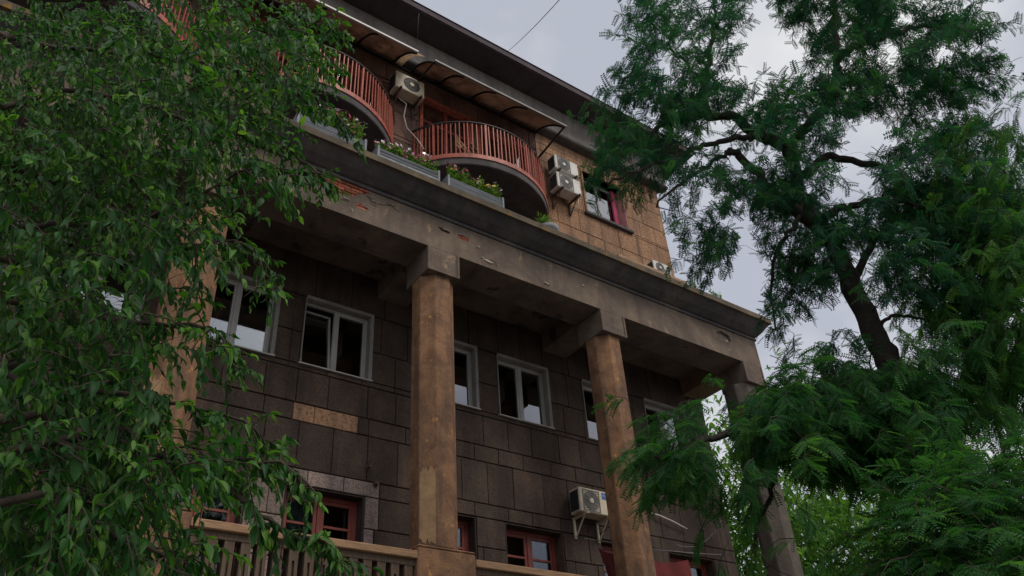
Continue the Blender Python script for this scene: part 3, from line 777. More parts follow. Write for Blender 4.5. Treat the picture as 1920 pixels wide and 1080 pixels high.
# ------------------------------------------------------------------ flower boxes and plants on the ledge
GZ = 10.375
def planter(x0, x1, label, style):
    r = empty('planter_box', ((x0+x1)/2, 9.715, GZ)); tag(r, label, 'flower box', 'wooden flower boxes along the cornice')
    h = (x1-x0)/2; d = .14; ht = .24
    if style == 'plain':
        MB().box(-h, h, -d, -d+.022, 0, .115).build('plank', M['grey_wood'], r, .004); MB().box(-h, h, -d+.004, -d+.024, .121, ht).build('plank', M['grey_wood'], r, .004)
    else:
        for k in range(3): MB().box(-h, h, -d+.003*k, -d+.022, .082*k, .082*k+.066).build('plank', M['grey_wood'] if k else M['white_wood'], r, .004)
    MB().box(-h, h, d-.022, d, 0, ht).build('plank', M['grey_wood'], r)
    for sx in (-1, 1):
        MB().box(sx*h-.03 if sx > 0 else -h-.012, sx*h+.012 if sx > 0 else -h+.03, -d-.014, d+.01, -.002, ht+.035).build('end_board', M['white_wood'], r, .004)
    MB().box(-h+.032, h-.032, -d+.026, d-.024, .01, ht-.04).build('soil', M['soil'], r)
    return r
planter(3.06, 4.34, 'weathered grey flower box on the cornice below the left balcony, partly under the leaves', 'plain')
planter(4.58, 5.86, 'slatted wooden flower box in the gap between the two balconies', 'slat')
planter(6.06, 7.33, 'low grey flower box on the mossy ledge below the right balcony', 'plain')

# small meshes for herbs
def herb_leaf_mesh():
    s = MB(); s.add([(0, 0, 0), (.35, .22, .05), (1, 0, -.1), (.35, -.22, .05), (.5, 0, .0)], [(0, 1, 4), (1, 2, 4), (2, 3, 4), (3, 0, 4)]); return s
def tone_attr(me, vals):
    a = me.attributes.new('tone', 'FLOAT', 'FACE'); a.data.foreach_set('value', vals)
def herb(name, loc, h_, spread, nst, seed, petals, label, cat, group, grass=False):
    r = random.Random(seed); root = empty(name, loc); tag(root, label, cat, group)
    fol = MB(); tones = []; st = MB(); bl = {m_: MB() for m_ in petals}
    for i in range(nst):
        a = r.uniform(0, 6.283); rad = spread*math.sqrt(r.random()); top = Vector((rad*math.cos(a)*1.0, rad*math.sin(a)*.6, h_*r.uniform(.55, 1.1)))
        b = Vector((top.x*.35, top.y*.35, 0)); mid = (b+top)/2+Vector((r.uniform(-.03, .03), r.uniform(-.03, .03), 0))
        st.tube([b, mid, top], .004, 3)
        for k in range(10 if not grass else 3):
            f = r.uniform(.15, 1); p = b.lerp(top, f); sz = r.uniform(.05, .085) if not grass else r.uniform(.12, .24)
            Mx = Matrix.Translation(p) @ Euler((r.uniform(-.6, .6), r.uniform(-.9, .3), r.uniform(0, 6.283))).to_matrix().to_4x4() @ Matrix.Diagonal((sz, sz*(1 if not grass else .25), sz, 1))
            hl = herb_leaf_mesh(); fol.add([Mx @ Vector(v) for v in hl.v], hl.f); tones += [r.random()]*4
        if petals and r.random() < .75:
            m_ = r.choice(petals); s = bl[m_]; n = 5; rr = r.uniform(.022, .04)
            nrm = Euler((r.uniform(.4, 1.5), 0, r.uniform(-.9, .9))).to_matrix().to_4x4(); Mx = Matrix.Translation(top+Vector((0, -.01, .015))) @ nrm
            for q in range(n):
                a0 = 6.283*q/n; da = .55
                s.add([Mx @ Vector(v) for v in ((0, 0, 0), (rr*math.cos(a0-da), rr*math.sin(a0-da), .006), (rr*1.25*math.cos(a0), rr*1.25*math.sin(a0), .0), (rr*math.cos(a0+da), rr*math.sin(a0+da), .006))], [(0, 1, 2, 3)])
    me = fol.mesh('foliage', M['herb'], norm=False); tone_attr(me, tones); link_mesh('foliage', me, root)
    st.build('stem', M['herb'], root)
    for m_, s in bl.items():
        if s.v: s.build('blossom', M[m_], root, norm=False)
    return root
fl = random.Random(4)
for bx0, bx1, n, cols, h_, lab in ((3.13, 4.26, 8, ('petal_pink', 'petal_magenta', 'petal_white'), .36, 'pink and magenta flowers growing in the left grey flower box'),
                              (4.63, 5.81, 8, ('petal_pink', 'petal_white', 'petal_magenta'), .22, 'low green plant with a few pink flowers in the slatted flower box'),
                              (6.11, 7.29, 8, ('petal_pink', 'petal_magenta', 'petal_white', 'petal_yellow'), .3, 'leafy plant with pink and white flowers in the right flower box')):
    for k in range(n):
        herb('flowering_plant', (bx0+(k+.5)*(bx1-bx0)/n, 9.705+fl.uniform(-.03, .03), GZ+.19), h_*fl.uniform(1.0, 1.7), .16, 22, fl.randint(0, 9999), list(cols), lab, 'flowers', lab.replace('plant', 'plants'))
# round pot with grass, right of the balcony
r = empty('plant_pot', (8.6, 9.78, GZ)); tag(r, 'round grey pot on the ledge right of the flower boxes', 'pot')
s = MB(); n = 20; prof = [(.1, 0), (.17, .02), (.21, .1), (.22, .17), (.2, .17), (.18, .13), (.0, .13)]
s.add([(rr*math.cos(6.2832*i/n), rr*math.sin(6.2832*i/n), z) for rr, z in prof for i in range(n)], [(j*n+i, j*n+(i+1) % n, (j+1)*n+(i+1) % n, (j+1)*n+i) for j in range(len(prof)-1) for i in range(n)])
s.build('bowl', M['pot'], r, 0, True)
herb('grass_plant', (8.5, 9.78, GZ+.13), .3, .2, 34, 5, [], 'tuft of bright grass growing in the round grey pot', 'plant', None, True)
for k, (x, y, h_, lab) in enumerate(((13.1, 9.85, .55, 'small leafy weed sprouting on the cornice near its right corner'), (13.6, 9.75, .35, 'lower weed sprouting on the cornice closest to its right corner'))):
    herb('weed', (x, y, 10.385), h_, .2, 16, 50+k, [], lab, 'weed', None)
# thin tan trough lying on the ledge
r = empty('plank_frame', (11.4, 9.72, 10.378)); tag(r, 'narrow tan wooden frame of planks lying along the ledge before the granite wall', 'plank frame')
for y in (-.12, .12): MB().box(-1.05, 1.05, y-.015, y+.015, 0, .1).build('plank', M['rail_wood'], r, .004)
for x in (-1.03, -.35, .35, 1.03): MB().box(x-.02, x+.02, -.104, .104, .01, .08).build('crosspiece', M['rail_wood'], r)

# wooden folding chair on the right balcony
r = empty('folding_chair', (7.65, 11.2, 13.021), R(25)); tag(r, 'slatted wooden folding chair standing behind the railing of the right balcony', 'chair')
for k in range(5): MB().box(-.21, .21, -.2+.085*k, -.135+.085*k, .44, .46).build('seat_slat', M['rail_wood'], r)
for k in range(3): MB().box(-.21, .21, .2, .22, .6+.12*k, .68+.12*k).build('back_slat', M['rail_wood'], r)
for sx in (-.2, .2):
    MB().tube([(sx, -.2, 0), (sx, .21, .95)], .016, 6).build('leg', M['rail_wood'], r); MB().tube([(sx*.92, .22, 0), (sx*.92, -.18, .46)], .016, 6).build('leg', M['rail_wood'], r)
# towel behind the railing
s = MB(); n = 6; vs_ = []
for i in range(n+1):
    for j in range(5):
        f = j/4; vs_.append((9.32+.26*i/n*(1-.4*f)+.08*f, 11.3+.012*math.sin(i*2+f*3), 13.13+.5*(1-f)*(.4+.6*i/n)))
s.add(vs_, [(i*5+j, (i+1)*5+j, (i+1)*5+j+1, i*5+j+1) for i in range(n) for j in range(4)])
m_ = s.build('towel', M['hose'], None, 0, True); tag(m_, 'white towel hung behind the railing of the right balcony', 'towel')

# red cloth screens inside the portico, wires, hoses
def cloth(name, P4, label, seed):
    s = MB(); n, m2 = 14, 10; r = random.Random(seed); vs_ = []
    for i in range(n+1):
        for j in range(m2+1):
            u, v = i/n, j/m2
            top = P4[0].lerp(P4[1], u); bot = P4[3].lerp(P4[2], u); p = top.lerp(bot, v)
            vs_.append(p+Vector((0, .03*math.sin(u*14+v)*v+.02*math.sin(u*5), -.05*math.sin(math.pi*u)*(1-v))))
    s.add(vs_, [(i*(m2+1)+j, (i+1)*(m2+1)+j, (i+1)*(m2+1)+j+1, i*(m2+1)+j+1) for i in range(n) for j in range(m2)])
    o = s.build(name, M['cloth'], None, 0, True); tag(o, label, 'cloth'); return o
def onY(px, py, y): v = ray(px, py); return v*(y/v.y)
cloth('cloth', [onY(1121, 1025, 10.9), onY(1165, 1040, 10.9), onY(1180, 1110, 10.9), onY(1152, 1110, 10.9)], 'dark red cloth hung slanting just left of the third column, below the air conditioner', 1)
cloth('cloth', [onY(1222, 1050, 10.9), onY(1289, 1050, 10.9), onY(1305, 1110, 10.9), onY(1240, 1110, 10.9)], 'dark red cloth hung from a line just right of the third column', 2)
def wire(name, pts, rad, m_, label, cat='wire'):
    o = MB().tube(pts, rad, 5).build(name, M[m_], None, 0, True); tag(o, label, cat)
def sag(a, b, s_, n=12): return [a.lerp(b, i/n)-Vector((0, 0, s_*4*(i/n)*(1-i/n))) for i in range(n+1)]
wire('hose', [onY(1218, 962, 11.9), onY(1235, 966, 11.86), onY(1262, 978, 11.86), onY(1288, 992, 11.88)], .017, 'hose', 'pale bent hose on the dark wall just right of the third column', 'hose')
wire('cable', sag(onY(1268, 1021, 11.92), onY(1352, 976, 11.6), .25), .008, 'wire_pale', 'thin grey cable sagging across the dark wall towards the building corner', 'cable')
wire('washing_line', sag(onY(1121, 1024, 10.9)+Vector((-.3, 0, .1)), onY(1352, 1040, 10.9), .05), .007, 'wire_pale', 'thin straight washing line that carries the dark red cloths under the portico', 'line')
wire('overhead_wire', sag(at(944, 103, 17), at(1075, -30, 9), .1), .009, 'wire', 'thin overhead wire rising from the roof edge into the grey sky')
wire('drop_wire', [onY(786, 14, 11.0), onY(784, 50, 11.2), onY(783, 84, 11.7)], .007, 'wire_pale', 'thin pale wire hanging from the roof edge onto the frieze')
wire('drain_hose', [Vector((6.1, 11.8, 14.95)), onY(762, 195, 11.8), onY(757, 218, 11.85), onY(763, 240, 11.85), onY(783, 262, 11.8), onY(795, 280, 11.6)], .015, 'hose', 'white drain hose curling down from the yellowed air conditioner', 'hose')
def stub(px, py, label):
    p = onY(px, py, 11.94); r = empty('wall_fitting', p); tag(r, label, 'fitting')
    MB().disc((0, 0, 0), .03, 1, -.09, .012, 10).build('socket', M['rust'], r); MB().disc((0, 0, 0), .045, 1, -.012, .011, 10).build('flange', M['rust'], r)
stub(690, 877, 'small rusty fitting on the dark wall high above the red window'); stub(704, 909, 'small rusty fitting at the corner of the pale window surround')

# ------------------------------------------------------------------ trees
def leaf_template():
    xs = [0, .12, .34, .58, .8, 1.0]; hw = [.012, .11, .175, .165, .09, 0]
    dz = [0, .02, .015, -.03, -.11, -.2]
    v = []; f = []
    for x, h_, z in zip(xs, hw, dz):
        v += [(x, 0, z), (x, h_, z+h_*.4), (x, -h_, z+h_*.4)]
    for i in range(len(xs)-1):
        a, b = 3*i, 3*i+3; f += [(a, b, b+1, a+1), (a, a+2, b+2, b)]
    return np.array(v, float), np.array(f, int)
LEAF = leaf_template()
def frond_template(npair=7, lw=.125, ll=.27):
    v = []; f = []
    def q(*p):
        b = len(v); v.extend(p); f.append((b, b+1, b+2, b+3))
    q((0, -.006, 0), (0, .006, 0), (1, .003, -.2), (1, -.003, -.2))
    for i in range(npair):
        x = .14+.84*i/(npair-1); z = -.2*x*x
        for s in (1, -1):
            l_ = ll*(1-.35*abs(x-.5)); dx = .07
            q((x, 0, z), (x+dx*.5-lw*.5, s*l_*.5, z-.02), (x+dx, s*l_, z-.07), (x+dx*.5+lw*.5, s*l_*.5, z-.02))
    return np.array(v, float), np.array(f, int)
def frames(d, up):
    d = d/np.linalg.norm(d, axis=1, keepdims=True)
    y = np.cross(up, d); y /= np.maximum(np.linalg.norm(y, axis=1, keepdims=True), 1e-6)
    z = np.cross(d, y); return np.stack([d, y, z], axis=2)
def instance_mesh(name, tpl, P_, Fm, S, tone, material):
    V, F = tpl; n = len(P_)
    W = np.einsum('nij,kj->nki', Fm, V)*S[:, None, None]+P_[:, None, :]
    FF = (F[None]+(np.arange(n)*len(V))[:, None, None]).reshape(-1, 4)
    me = bpy.data.meshes.new(name)
    me.vertices.add(n*len(V)); me.vertices.foreach_set('co', W.ravel())
    nf = len(FF); me.loops.add(nf*4); me.loops.foreach_set('vertex_index', FF.ravel().astype(np.int32))
    me.polygons.add(nf); me.polygons.foreach_set('loop_start', np.arange(0, nf*4, 4, dtype=np.int32))
    me.polygons.foreach_set('use_smooth', np.ones(nf, bool))
    me.update(calc_edges=True); me.materials.append(material)
    a = me.attributes.new('tone', 'FLOAT', 'FACE'); a.data.foreach_set('value', np.repeat(tone, len(F)).astype(np.float32))
    return me
def foliage(root, tpl, P_, Fm, S, tone, material, nsingle, partname='leaf'):
    P_ = np.array(P_); Fm = np.array(Fm); S = np.array(S); tone = np.array(tone)
    rg = np.random.default_rng(5)
    if partname == 'leaf' and tpl is LEAF:
        Fm[:, :, 1] *= rg.uniform(.7, 1.25, (len(P_), 1)); Fm[:, :, 2] *= rg.uniform(.2, 2.6, (len(P_), 1))
    d = np.linalg.norm(P_, axis=1)
    rel = P_ @ np.array([list(RGT), list(UPV), list(FWD)]).T
    u = 960+FPX*rel[:, 0]/rel[:, 2]; v = 540-FPX*rel[:, 1]/rel[:, 2]
    face = np.abs(np.einsum('ni,ni->n', Fm[:, :, 2]/np.linalg.norm(Fm[:, :, 2], axis=1, keepdims=True), P_/d[:, None]))
    size = S/d*(.35+face)*((u > 0) & (u < 1920) & (v > 0) & (v < 1080))
    order = np.argsort(-size); single = order[:nsingle]; rest = order[nsingle:]
    if nsingle:
        V, F = tpl
        base = instance_mesh(partname, tpl, np.zeros((1, 3)), np.eye(3)[None], np.ones(1), np.array([.35]), material)
        ro = np.array(root.location)
        for i in single:
            o = bpy.data.objects.new(partname, base); COL.objects.link(o); o.parent = root
            Mx = Matrix([[*(Fm[i][r_]*S[i]), P_[i][r_]-ro[r_]] for r_ in range(3)]+[[0, 0, 0, 1]]); o.matrix_local = Mx
    me = instance_mesh('crown', tpl, P_[rest]-np.array(root.location), Fm[rest], S[rest], tone[rest], material)
    o = link_mesh('crown', me, root); o['kind'] = 'stuff'; return o

class Skeleton:
    def __init__(s, root): s.nodes = []; s.rad = []; s.mb = MB(); s.root = root; s.o = Vector(root.location)
    def limb(s, pts, r0, r1, n=8, sub=5, wob=.03, name=None, m_=None, seed=0):
        """smooth limb through the given points"""
        r = random.Random(seed+int(abs(pts[0].x*100))); P_ = []
        q = [pts[0]*2-pts[1]]+list(pts)+[pts[-1]*2-pts[-2]]
        for i in range(1, len(q)-2):
            for k in range(sub):
                t = k/sub; a, b, c, d = q[i-1], q[i], q[i+1], q[i+2]
                P_.append(.5*((2*b)+(c-a)*t+(2*a-5*b+4*c-d)*t*t+(3*b-a-3*c+d)*t**3))
        P_.append(pts[-1]); P_ = [p+Vector((r.uniform(-1, 1), r.uniform(-1, 1), r.uniform(-1, 1)))*wob*(0 if i in (0,) else 1) for i, p in enumerate(P_)]
        rr = [r0+(r1-r0)*(i/(len(P_)-1))**.8 for i in range(len(P_))]
        rr = [x*r.uniform(.92, 1.08) for x in rr]
        s.nodes += P_; s.rad += rr
        mb_ = MB() if name else s.mb
        mb_.tube([p-s.o for p in P_], rr, n)
        if name: mb_.build(name, m_, s.root, 0, True)
        return P_
    def twig(s, tip, r1=.004, rmax=.02, n=4, droop=.0):
        k = min(range(len(s.nodes)), key=lambda i: (s.nodes[i]-tip).length_squared)
        a = s.nodes[k]; L = (tip-a).length
        if L < .05: return a
        r0 = min(s.rad[k]*.6, max(rmax, .006*L))
        b = a.lerp(tip, .35)+Vector((0, 0, .1*L)); c = a.lerp(tip, .7)+Vector((0, 0, .09*L-droop))
        jit = lambda: Vector((rnd.uniform(-1, 1), rnd.uniform(-1, 1), rnd.uniform(-1, 1)))*.06*L
        b += jit(); c += jit()
        s.mb.tube([p-s.o for p in (a, b, c, tip)], [r0, r0*.75, r0*.45, r1], n, False)
        s.nodes += [a.lerp(b, .5), b, b.lerp(c, .5), c, tip]; s.rad += [r0*.85, r0*.75, r0*.6, r0*.45, r1]
        return c
def in_ellipses(E, r):
    tot = sum(e[2]*e[3]*(e[4] if len(e) > 4 else 1) for e in E); t = r.random()*tot
    for e in E:
        t -= e[2]*e[3]*(e[4] if len(e) > 4 else 1)
        if t <= 0: break
    a = r.uniform(0, 6.2832); q = math.sqrt(r.random()); return e[0]+e[2]*q*math.cos(a), e[1]+e[3]*q*math.sin(a), e
def in_holes(x, y, H, k=1.0):
    return any(((x-h[0])/(h[2]+k))**2+((y-h[1])/(h[3]+k))**2 < 1 for h in H)

# ---- big locust tree on the right
def locust(root, sk, E, H, dh, dvar, ncl, fr_per, fsize, material, seed, nsingle, centre, tilt=.55, loose=0):
    r = random.Random(seed); P_ = []; D_ = []; S_ = []; T_ = []; U_ = []
    cl = []
    while len(cl) < ncl:
        x, y, e = in_ellipses(E, r)
        if in_holes(x, y, H, 14): continue
        p0 = at(x, y, dh(x, y)+r.gauss(0, dvar)); w_ = r.uniform(.14, .3)
        for q in range(r.randint(5, 11)):
            p = p0+Vector((r.gauss(0, w_), r.gauss(0, w_), r.gauss(0, w_*.55)))
            u_ = 960+FPX*p.dot(RGT)/p.dot(FWD); v_ = 540-FPX*p.dot(UPV)/p.dot(FWD)
            if not in_holes(u_, v_, H, 14): cl.append(p)
    cl.sort(key=lambda p: min((p-q).length for q in sk.nodes[::4]))
    for p in cl:
        c = sk.twig(p, .004, .012, 4)
        ax = (p-c); ax = ax.normalized() if ax.length > 1e-4 else Vector((0, 0, -1))
        outw = (p-centre); outw.z *= .3; outw.normalize()
        tdir = (ax*.5+outw*.6+Vector((r.uniform(-.5, .5), r.uniform(-.5, .5), -tilt*.6))).normalized()
        side = tdir.cross(Vector((0, 0, 1))).normalized()
        L = r.uniform(.14, .32); tn = r.random()*.5+(.45 if r.random() < .12 else 0)
        sk.mb.tube([p-sk.o, p+tdir*L*.5-sk.o+Vector((0, 0, .02)), p+tdir*L-sk.o-Vector((0, 0, .06))], [.005, .004, .002], 3, False)
        for k in range(fr_per):
            f = (k+.5)/fr_per; q = p+tdir*L*f-Vector((0, 0, .06*f*f)); s_ = 1 if k % 2 else -1
            d = (tdir*r.uniform(.3-loose*.4, .8)+side*s_*r.uniform(.3, 1.0)+Vector((r.uniform(-.25, .25), r.uniform(-.25, .25), -tilt+r.uniform(-.35-loose*.2, .6+loose*.5)))*(1+loose*.6)).normalized()
            P_.append(tuple(q)); D_.append(tuple(d)); S_.append(fsize*r.uniform(.7, 1.25)); T_.append(min(1, max(0, tn+r.uniform(-.15, .35))))
            U_.append((r.uniform(-.9, .9)-.25, r.uniform(-.9, .9)-.35, 1))
    Fm = frames(np.array(D_), np.array(U_))
    return foliage(root, frond_template(), P_, Fm, S_, T_, material, nsingle)

def A(L, d): return [at(*p, d) if len(p) == 2 else at(*p) for p in L]
base = at(1850, 1075, 9.0); base = Vector((base.x+.25, base.y-.1, -1.6))
t1 = empty('locust_tree', base); tag(t1, 'tall dark locust tree with a leaning trunk and drooping feathery leaves, right of the portico', 'tree')
sk = Skeleton(t1)
trunk = sk.limb([base]+A([(1785, 880), (1735, 790), (1690, 720), (1650, 650), (1612, 570), (1578, 490), (1550, 435)], 9.0), .2, .1, 12, 5, .02, 'trunk', M['bark'])
lead = sk.limb(A([(1550, 435), (1500, 362), (1493, 320), (1482, 272), (1525, 225), (1557, 192), (1568, 150), (1570, 100), (1562, 40), (1578, -50)], 9.0), .1, .035, 10, 5, .03, 'branch', M['bark'])
sk.limb(A([(1486, 290, 9), (1470, 270, 8.9), (1440, 262, 8.7), (1400, 240, 8.5), (1378, 222, 8.4), (1330, 220, 8.2), (1270, 225, 8), (1232, 240, 7.8), (1205, 262, 7.6)], 9), .11, .025, 8, 5, .03, 'branch', M['bark'])
sk.limb(A([(1328, 220, 8.2), (1318, 180, 8.3), (1330, 120, 8.4), (1336, 60, 8.5), (1345, -20, 8.6)], 9), .055, .02, 7, 5, .03, 'branch', M['bark'])
sk.limb(A([(1570, 112, 9), (1610, 86, 9.3), (1680, 64, 9.6), (1745, 48, 9.9), (1810, 60, 10.1)], 9), .07, .02, 7, 5, .03, 'branch', M['bark'])
sk.limb(A([(1545, 430, 9), (1500, 395, 8.8), (1440, 362, 8.5), (1425, 330, 8.4), (1392, 296, 8.2), (1368, 280, 8.1)], 9), .1, .04, 8, 5, .03, 'branch', M['bark'])
sk.limb(A([(1372, 285, 8.1), (1345, 298, 8), (1312, 322, 7.8), (1270, 350, 7.6), (1232, 385, 7.4)], 9), .035, .012, 6, 5, .03, 'branch', M['bark'])
sk.limb(A([(1484, 275, 9), (1440, 258, 8.7), (1400, 256, 8.5), (1350, 266, 8.1), (1312, 274, 7.8), (1262, 296, 7.3), (1200, 320, 6.9), (1140, 345, 6.7)], 9), .06, .012, 7, 5, .03, 'branch', M['bark'])
sk.limb(A([(1512, 328, 9), (1548, 296, 9.1), (1610, 302, 9.3), (1675, 320, 9.4), (1735, 348, 9.4), (1800, 345, 9.5)], 9), .07, .02, 7, 5, .03, 'branch', M['bark'])
sk.limb(A([(1555, 400, 9), (1600, 385, 9.1), (1662, 376, 9.2), (1740, 392, 9.2)], 9), .06, .02, 7, 5, .03, 'branch', M['bark'])
sk.limb(A([(1600, 540, 9), (1630, 470, 9.2), (1665, 432, 9.4), (1800, 440, 9.6), (1885, 446, 9.8)], 9), .06, .02, 7, 5, .03, 'branch', M['bark'])
sk.limb(A([(1512, 370, 9), (1490, 420, 8.7), (1460, 470, 8.6), (1445, 540, 8.6), (1450, 620, 8.6)], 9), .04, .012, 6, 5, .03, 'branch', M['bark'])
sk.limb(A([(1700, 735, 9), (1620, 705, 8.6), (1520, 742, 8.2), (1430, 790, 7.9), (1340, 822, 7.6), (1270, 845, 7.3), (1228, 856, 7.1)], 9), .08, .014, 8, 5, .03, 'branch', M['bark'])
sk.limb(A([(1600, 712, 8.5), (1530, 790, 8.3), (1470, 850, 8.2), (1440, 930, 8.1), (1420, 1020, 8.1), (1425, 1090, 8)], 9), .05, .012, 7, 5, .03, 'branch', M['bark'])
sk.limb(A([(1640, 650, 9), (1660, 600, 9.1), (1705, 592, 9.2), (1760, 610, 9.3), (1840, 650, 9.5)], 9), .03, .01, 6, 5, .02, 'branch', M['bark'])
sk.limb(A([(1330, 175, 8.3), (1290, 120, 8.2), (1240, 80, 8.1), (1215, 30, 8.1)], 9), .03, .01, 6, 5, .03, 'branch', M['bark'])
E1 = [(1250, 60, 48, 70), (1335, 50, 80, 75), (1215, 180, 40, 55, .8), (1290, 150, 85, 70), (1185, 262, 50, 40, 1.5), (1165, 318, 40, 36, 1.4), (1175, 362, 38, 34, 1.2), (1140, 390, 14, 18, .8),
      (1300, 270, 100, 55), (1262, 330, 45, 30, .9), (1400, 190, 60, 50, .6), (1385, 300, 75, 38), (1318, 400, 45, 50), (1306, 462, 28, 45), (1345, 440, 34, 42), (1322, 500, 24, 18), (1345, 360, 55, 36),
      (1440, 330, 70, 55), (1500, 60, 90, 80), (1500, 10, 120, 40), (1600, 60, 105, 85), (1700, 60, 95, 65), (1790, 60, 60, 50, 1), (1838, 50, 24, 36, .8), (1800, 150, 36, 40, .8), (1560, 180, 70, 65), (1670, 170, 105, 65), (1760, 150, 55, 45, .8),
      (1500, 240, 75, 55), (1600, 195, 55, 36), (1720, 240, 85, 55), (1780, 230, 36, 36, .6), (1520, 380, 90, 75), (1640, 340, 105, 55), (1750, 350, 105, 75), (1475, 480, 42, 55), (1462, 560, 26, 60), (1480, 630, 30, 45, .8),
      (1540, 520, 55, 65), (1680, 450, 115, 65), (1820, 420, 95, 65), (1560, 630, 60, 55, .6), (1720, 540, 85, 55, .7), (1590, 440, 65, 55),
      (1450, -90, 150, 80, .6), (1650, -90, 170, 80, .6), (1560, -240, 170, 90, .5)]
H1s = [(1425, 660, 22, 60), (1205, 440, 45, 40), (1240, 460, 12, 70), (1085, 330, 20, 70), (1180, 405, 30, 22), (1440, 100, 42, 50), (1425, 35, 16, 40), (1615, 248, 48, 28), (1405, 440, 14, 60), (1400, 400, 24, 26), (1390, 545, 34, 55), (1360, 238, 18, 12), (1395, 283, 26, 10), (1600, 345, 14, 22), (1480, 95, 24, 20), (1265, 130, 12, 9), (1320, 265, 10, 8), (1530, 590, 22, 36), (1610, 480, 14, 20), (1690, 590, 26, 34), (1740, 210, 14, 10), (1660, 100, 12, 10), (1755, 95, 16, 12), (1225, 215, 12, 10), (1560, 560, 14, 22)]
def dh1(x, y): return 9.0+(x-1560)*.0042
locust(t1, sk, E1, H1s, dh1, .9, 2700, 12, .13, M['leaf_locust'], 21, 0, trunk[-1], .5, 1)
E1b = [(1290, 800, 42, 22, .9), (1275, 850, 40, 30), (1238, 890, 14, 36, .6), (1340, 830, 55, 40), (1335, 890, 28, 45, .9), (1300, 870, 35, 40), (1415, 790, 55, 42), (1485, 765, 80, 52), (1570, 755, 95, 60), (1660, 720, 85, 60), (1520, 850, 85, 42), (1425, 870, 26, 60), (1410, 960, 28, 70, .8), (1425, 1045, 30, 50, .7), (1505, 950, 30, 40, .4), (1640, 800, 85, 60), (1600, 870, 45, 26, .4), (1560, 690, 45, 30, .8), (1480, 705, 30, 20, .8), (1720, 790, 60, 80), (1530, 1050, 24, 30, .4), (1680, 680, 50, 40)]
H1b = [(1455, 990, 22, 80), (1370, 990, 26, 60), (1590, 990, 60, 70), (1350, 790, 26, 40), (1375, 860, 22, 26), (1500, 905, 36, 22), (1400, 700, 20, 30), (1560, 930, 30, 40), (1620, 640, 30, 40), (1460, 860, 16, 12)]
t1n = len(sk.nodes)
locust(t1, sk, E1b, H1b, lambda x, y: 8.2+(x-1560)*.003,   .6, 1250, 11, .14, M['leaf_lower_lit'], 22, 300, trunk[-1], .45)
sk.mb.build('twigs', M['bark'], t1, 0, True, False)['kind'] = 'stuff'

# ---- second locust at the right edge
base = Vector((9.3, .9, -1.6)); t2 = empty('locust_tree', base)
tag(t2, 'second locust tree at the right edge, its limb reaching in behind the leaning trunk', 'tree')
sk = Skeleton(t2)
tr = sk.limb([base, base+Vector((.1, .05, 3)), base+Vector((.0, .1, 6)), base+Vector((-.1, .1, 9))], .22, .1, 10, 5, .03, 'trunk', M['bark'])
sk.limb([tr[9], at(1960, 640, 9.2), at(1920, 630, 9.3), at(1830, 612, 9.5), at(1762, 612, 9.7)], .1, .03, 8, 5, .03, 'branch', M['bark'])
sk.limb([tr[11], at(1940, 480, 9.3), at(1880, 420, 9.4), at(1850, 360, 9.5), at(1870, 280, 9.6)], .07, .02, 7, 5, .03, 'branch', M['bark'])
E2 = [(1870, 300, 60, 60), (1900, 250, 40, 30, .8), (1850, 390, 80, 60), (1900, 460, 40, 60), (1860, 540, 80, 60), (1800, 620, 80, 60), (1890, 650, 60, 70), (1800, 700, 80, 50), (1880, 740, 60, 50), (1770, 560, 50, 40, .6)]
locust(t2, sk, E2, [(1790, 655, 16, 20), (1740, 640, 20, 30)], lambda x, y: 9.6, .6, 850, 10, .145, M['leaf_lower_lit'], 31, 120, tr[-1])
sk.mb.build('twigs', M['bark'], t2, 0, True, False)['kind'] = 'stuff'

# ---- young bright locust, low on the right
base = at(1840, 1075, 7.2); base = Vector((base.x, base.y, -1.6)); t3 = empty('young_locust', base)
tag(t3, 'low bright green locust with dense feathery leaves in the bottom right corner', 'tree')
sk = Skeleton(t3)
tr = sk.limb([base, at(1830, 1060, 7.2), at(1815, 950, 7.2)], .07, .03, 8, 5, .02, 'trunk', M['bark_young'])
sk.limb([tr[5], at(1740, 1000, 7), at(1690, 1020, 6.9)], .03, .01, 6, 5, .02, 'branch', M['bark_young'])
sk.limb([tr[6], at(1870, 960, 7), at(1910, 900, 7)], .03, .01, 6, 5, .02, 'branch', M['bark_young'])
E3 = [(1830, 960, 110, 70), (1760, 1010, 90, 80), (1880, 1030, 80, 80), (1700, 1050, 70, 60), (1880, 880, 60, 50, .9), (1780, 920, 80, 50, .8), (1800, 1060, 120, 40)]
locust(t3, sk, E3, [], lambda x, y: 7.1,   .45, 720, 10, .125, M['leaf_lower_lit'], 41, 300, at(1830, 1150, 7.2), .25)
sk.mb.build('twigs', M['bark_young'], t3, 0, True, False)['kind'] = 'stuff'

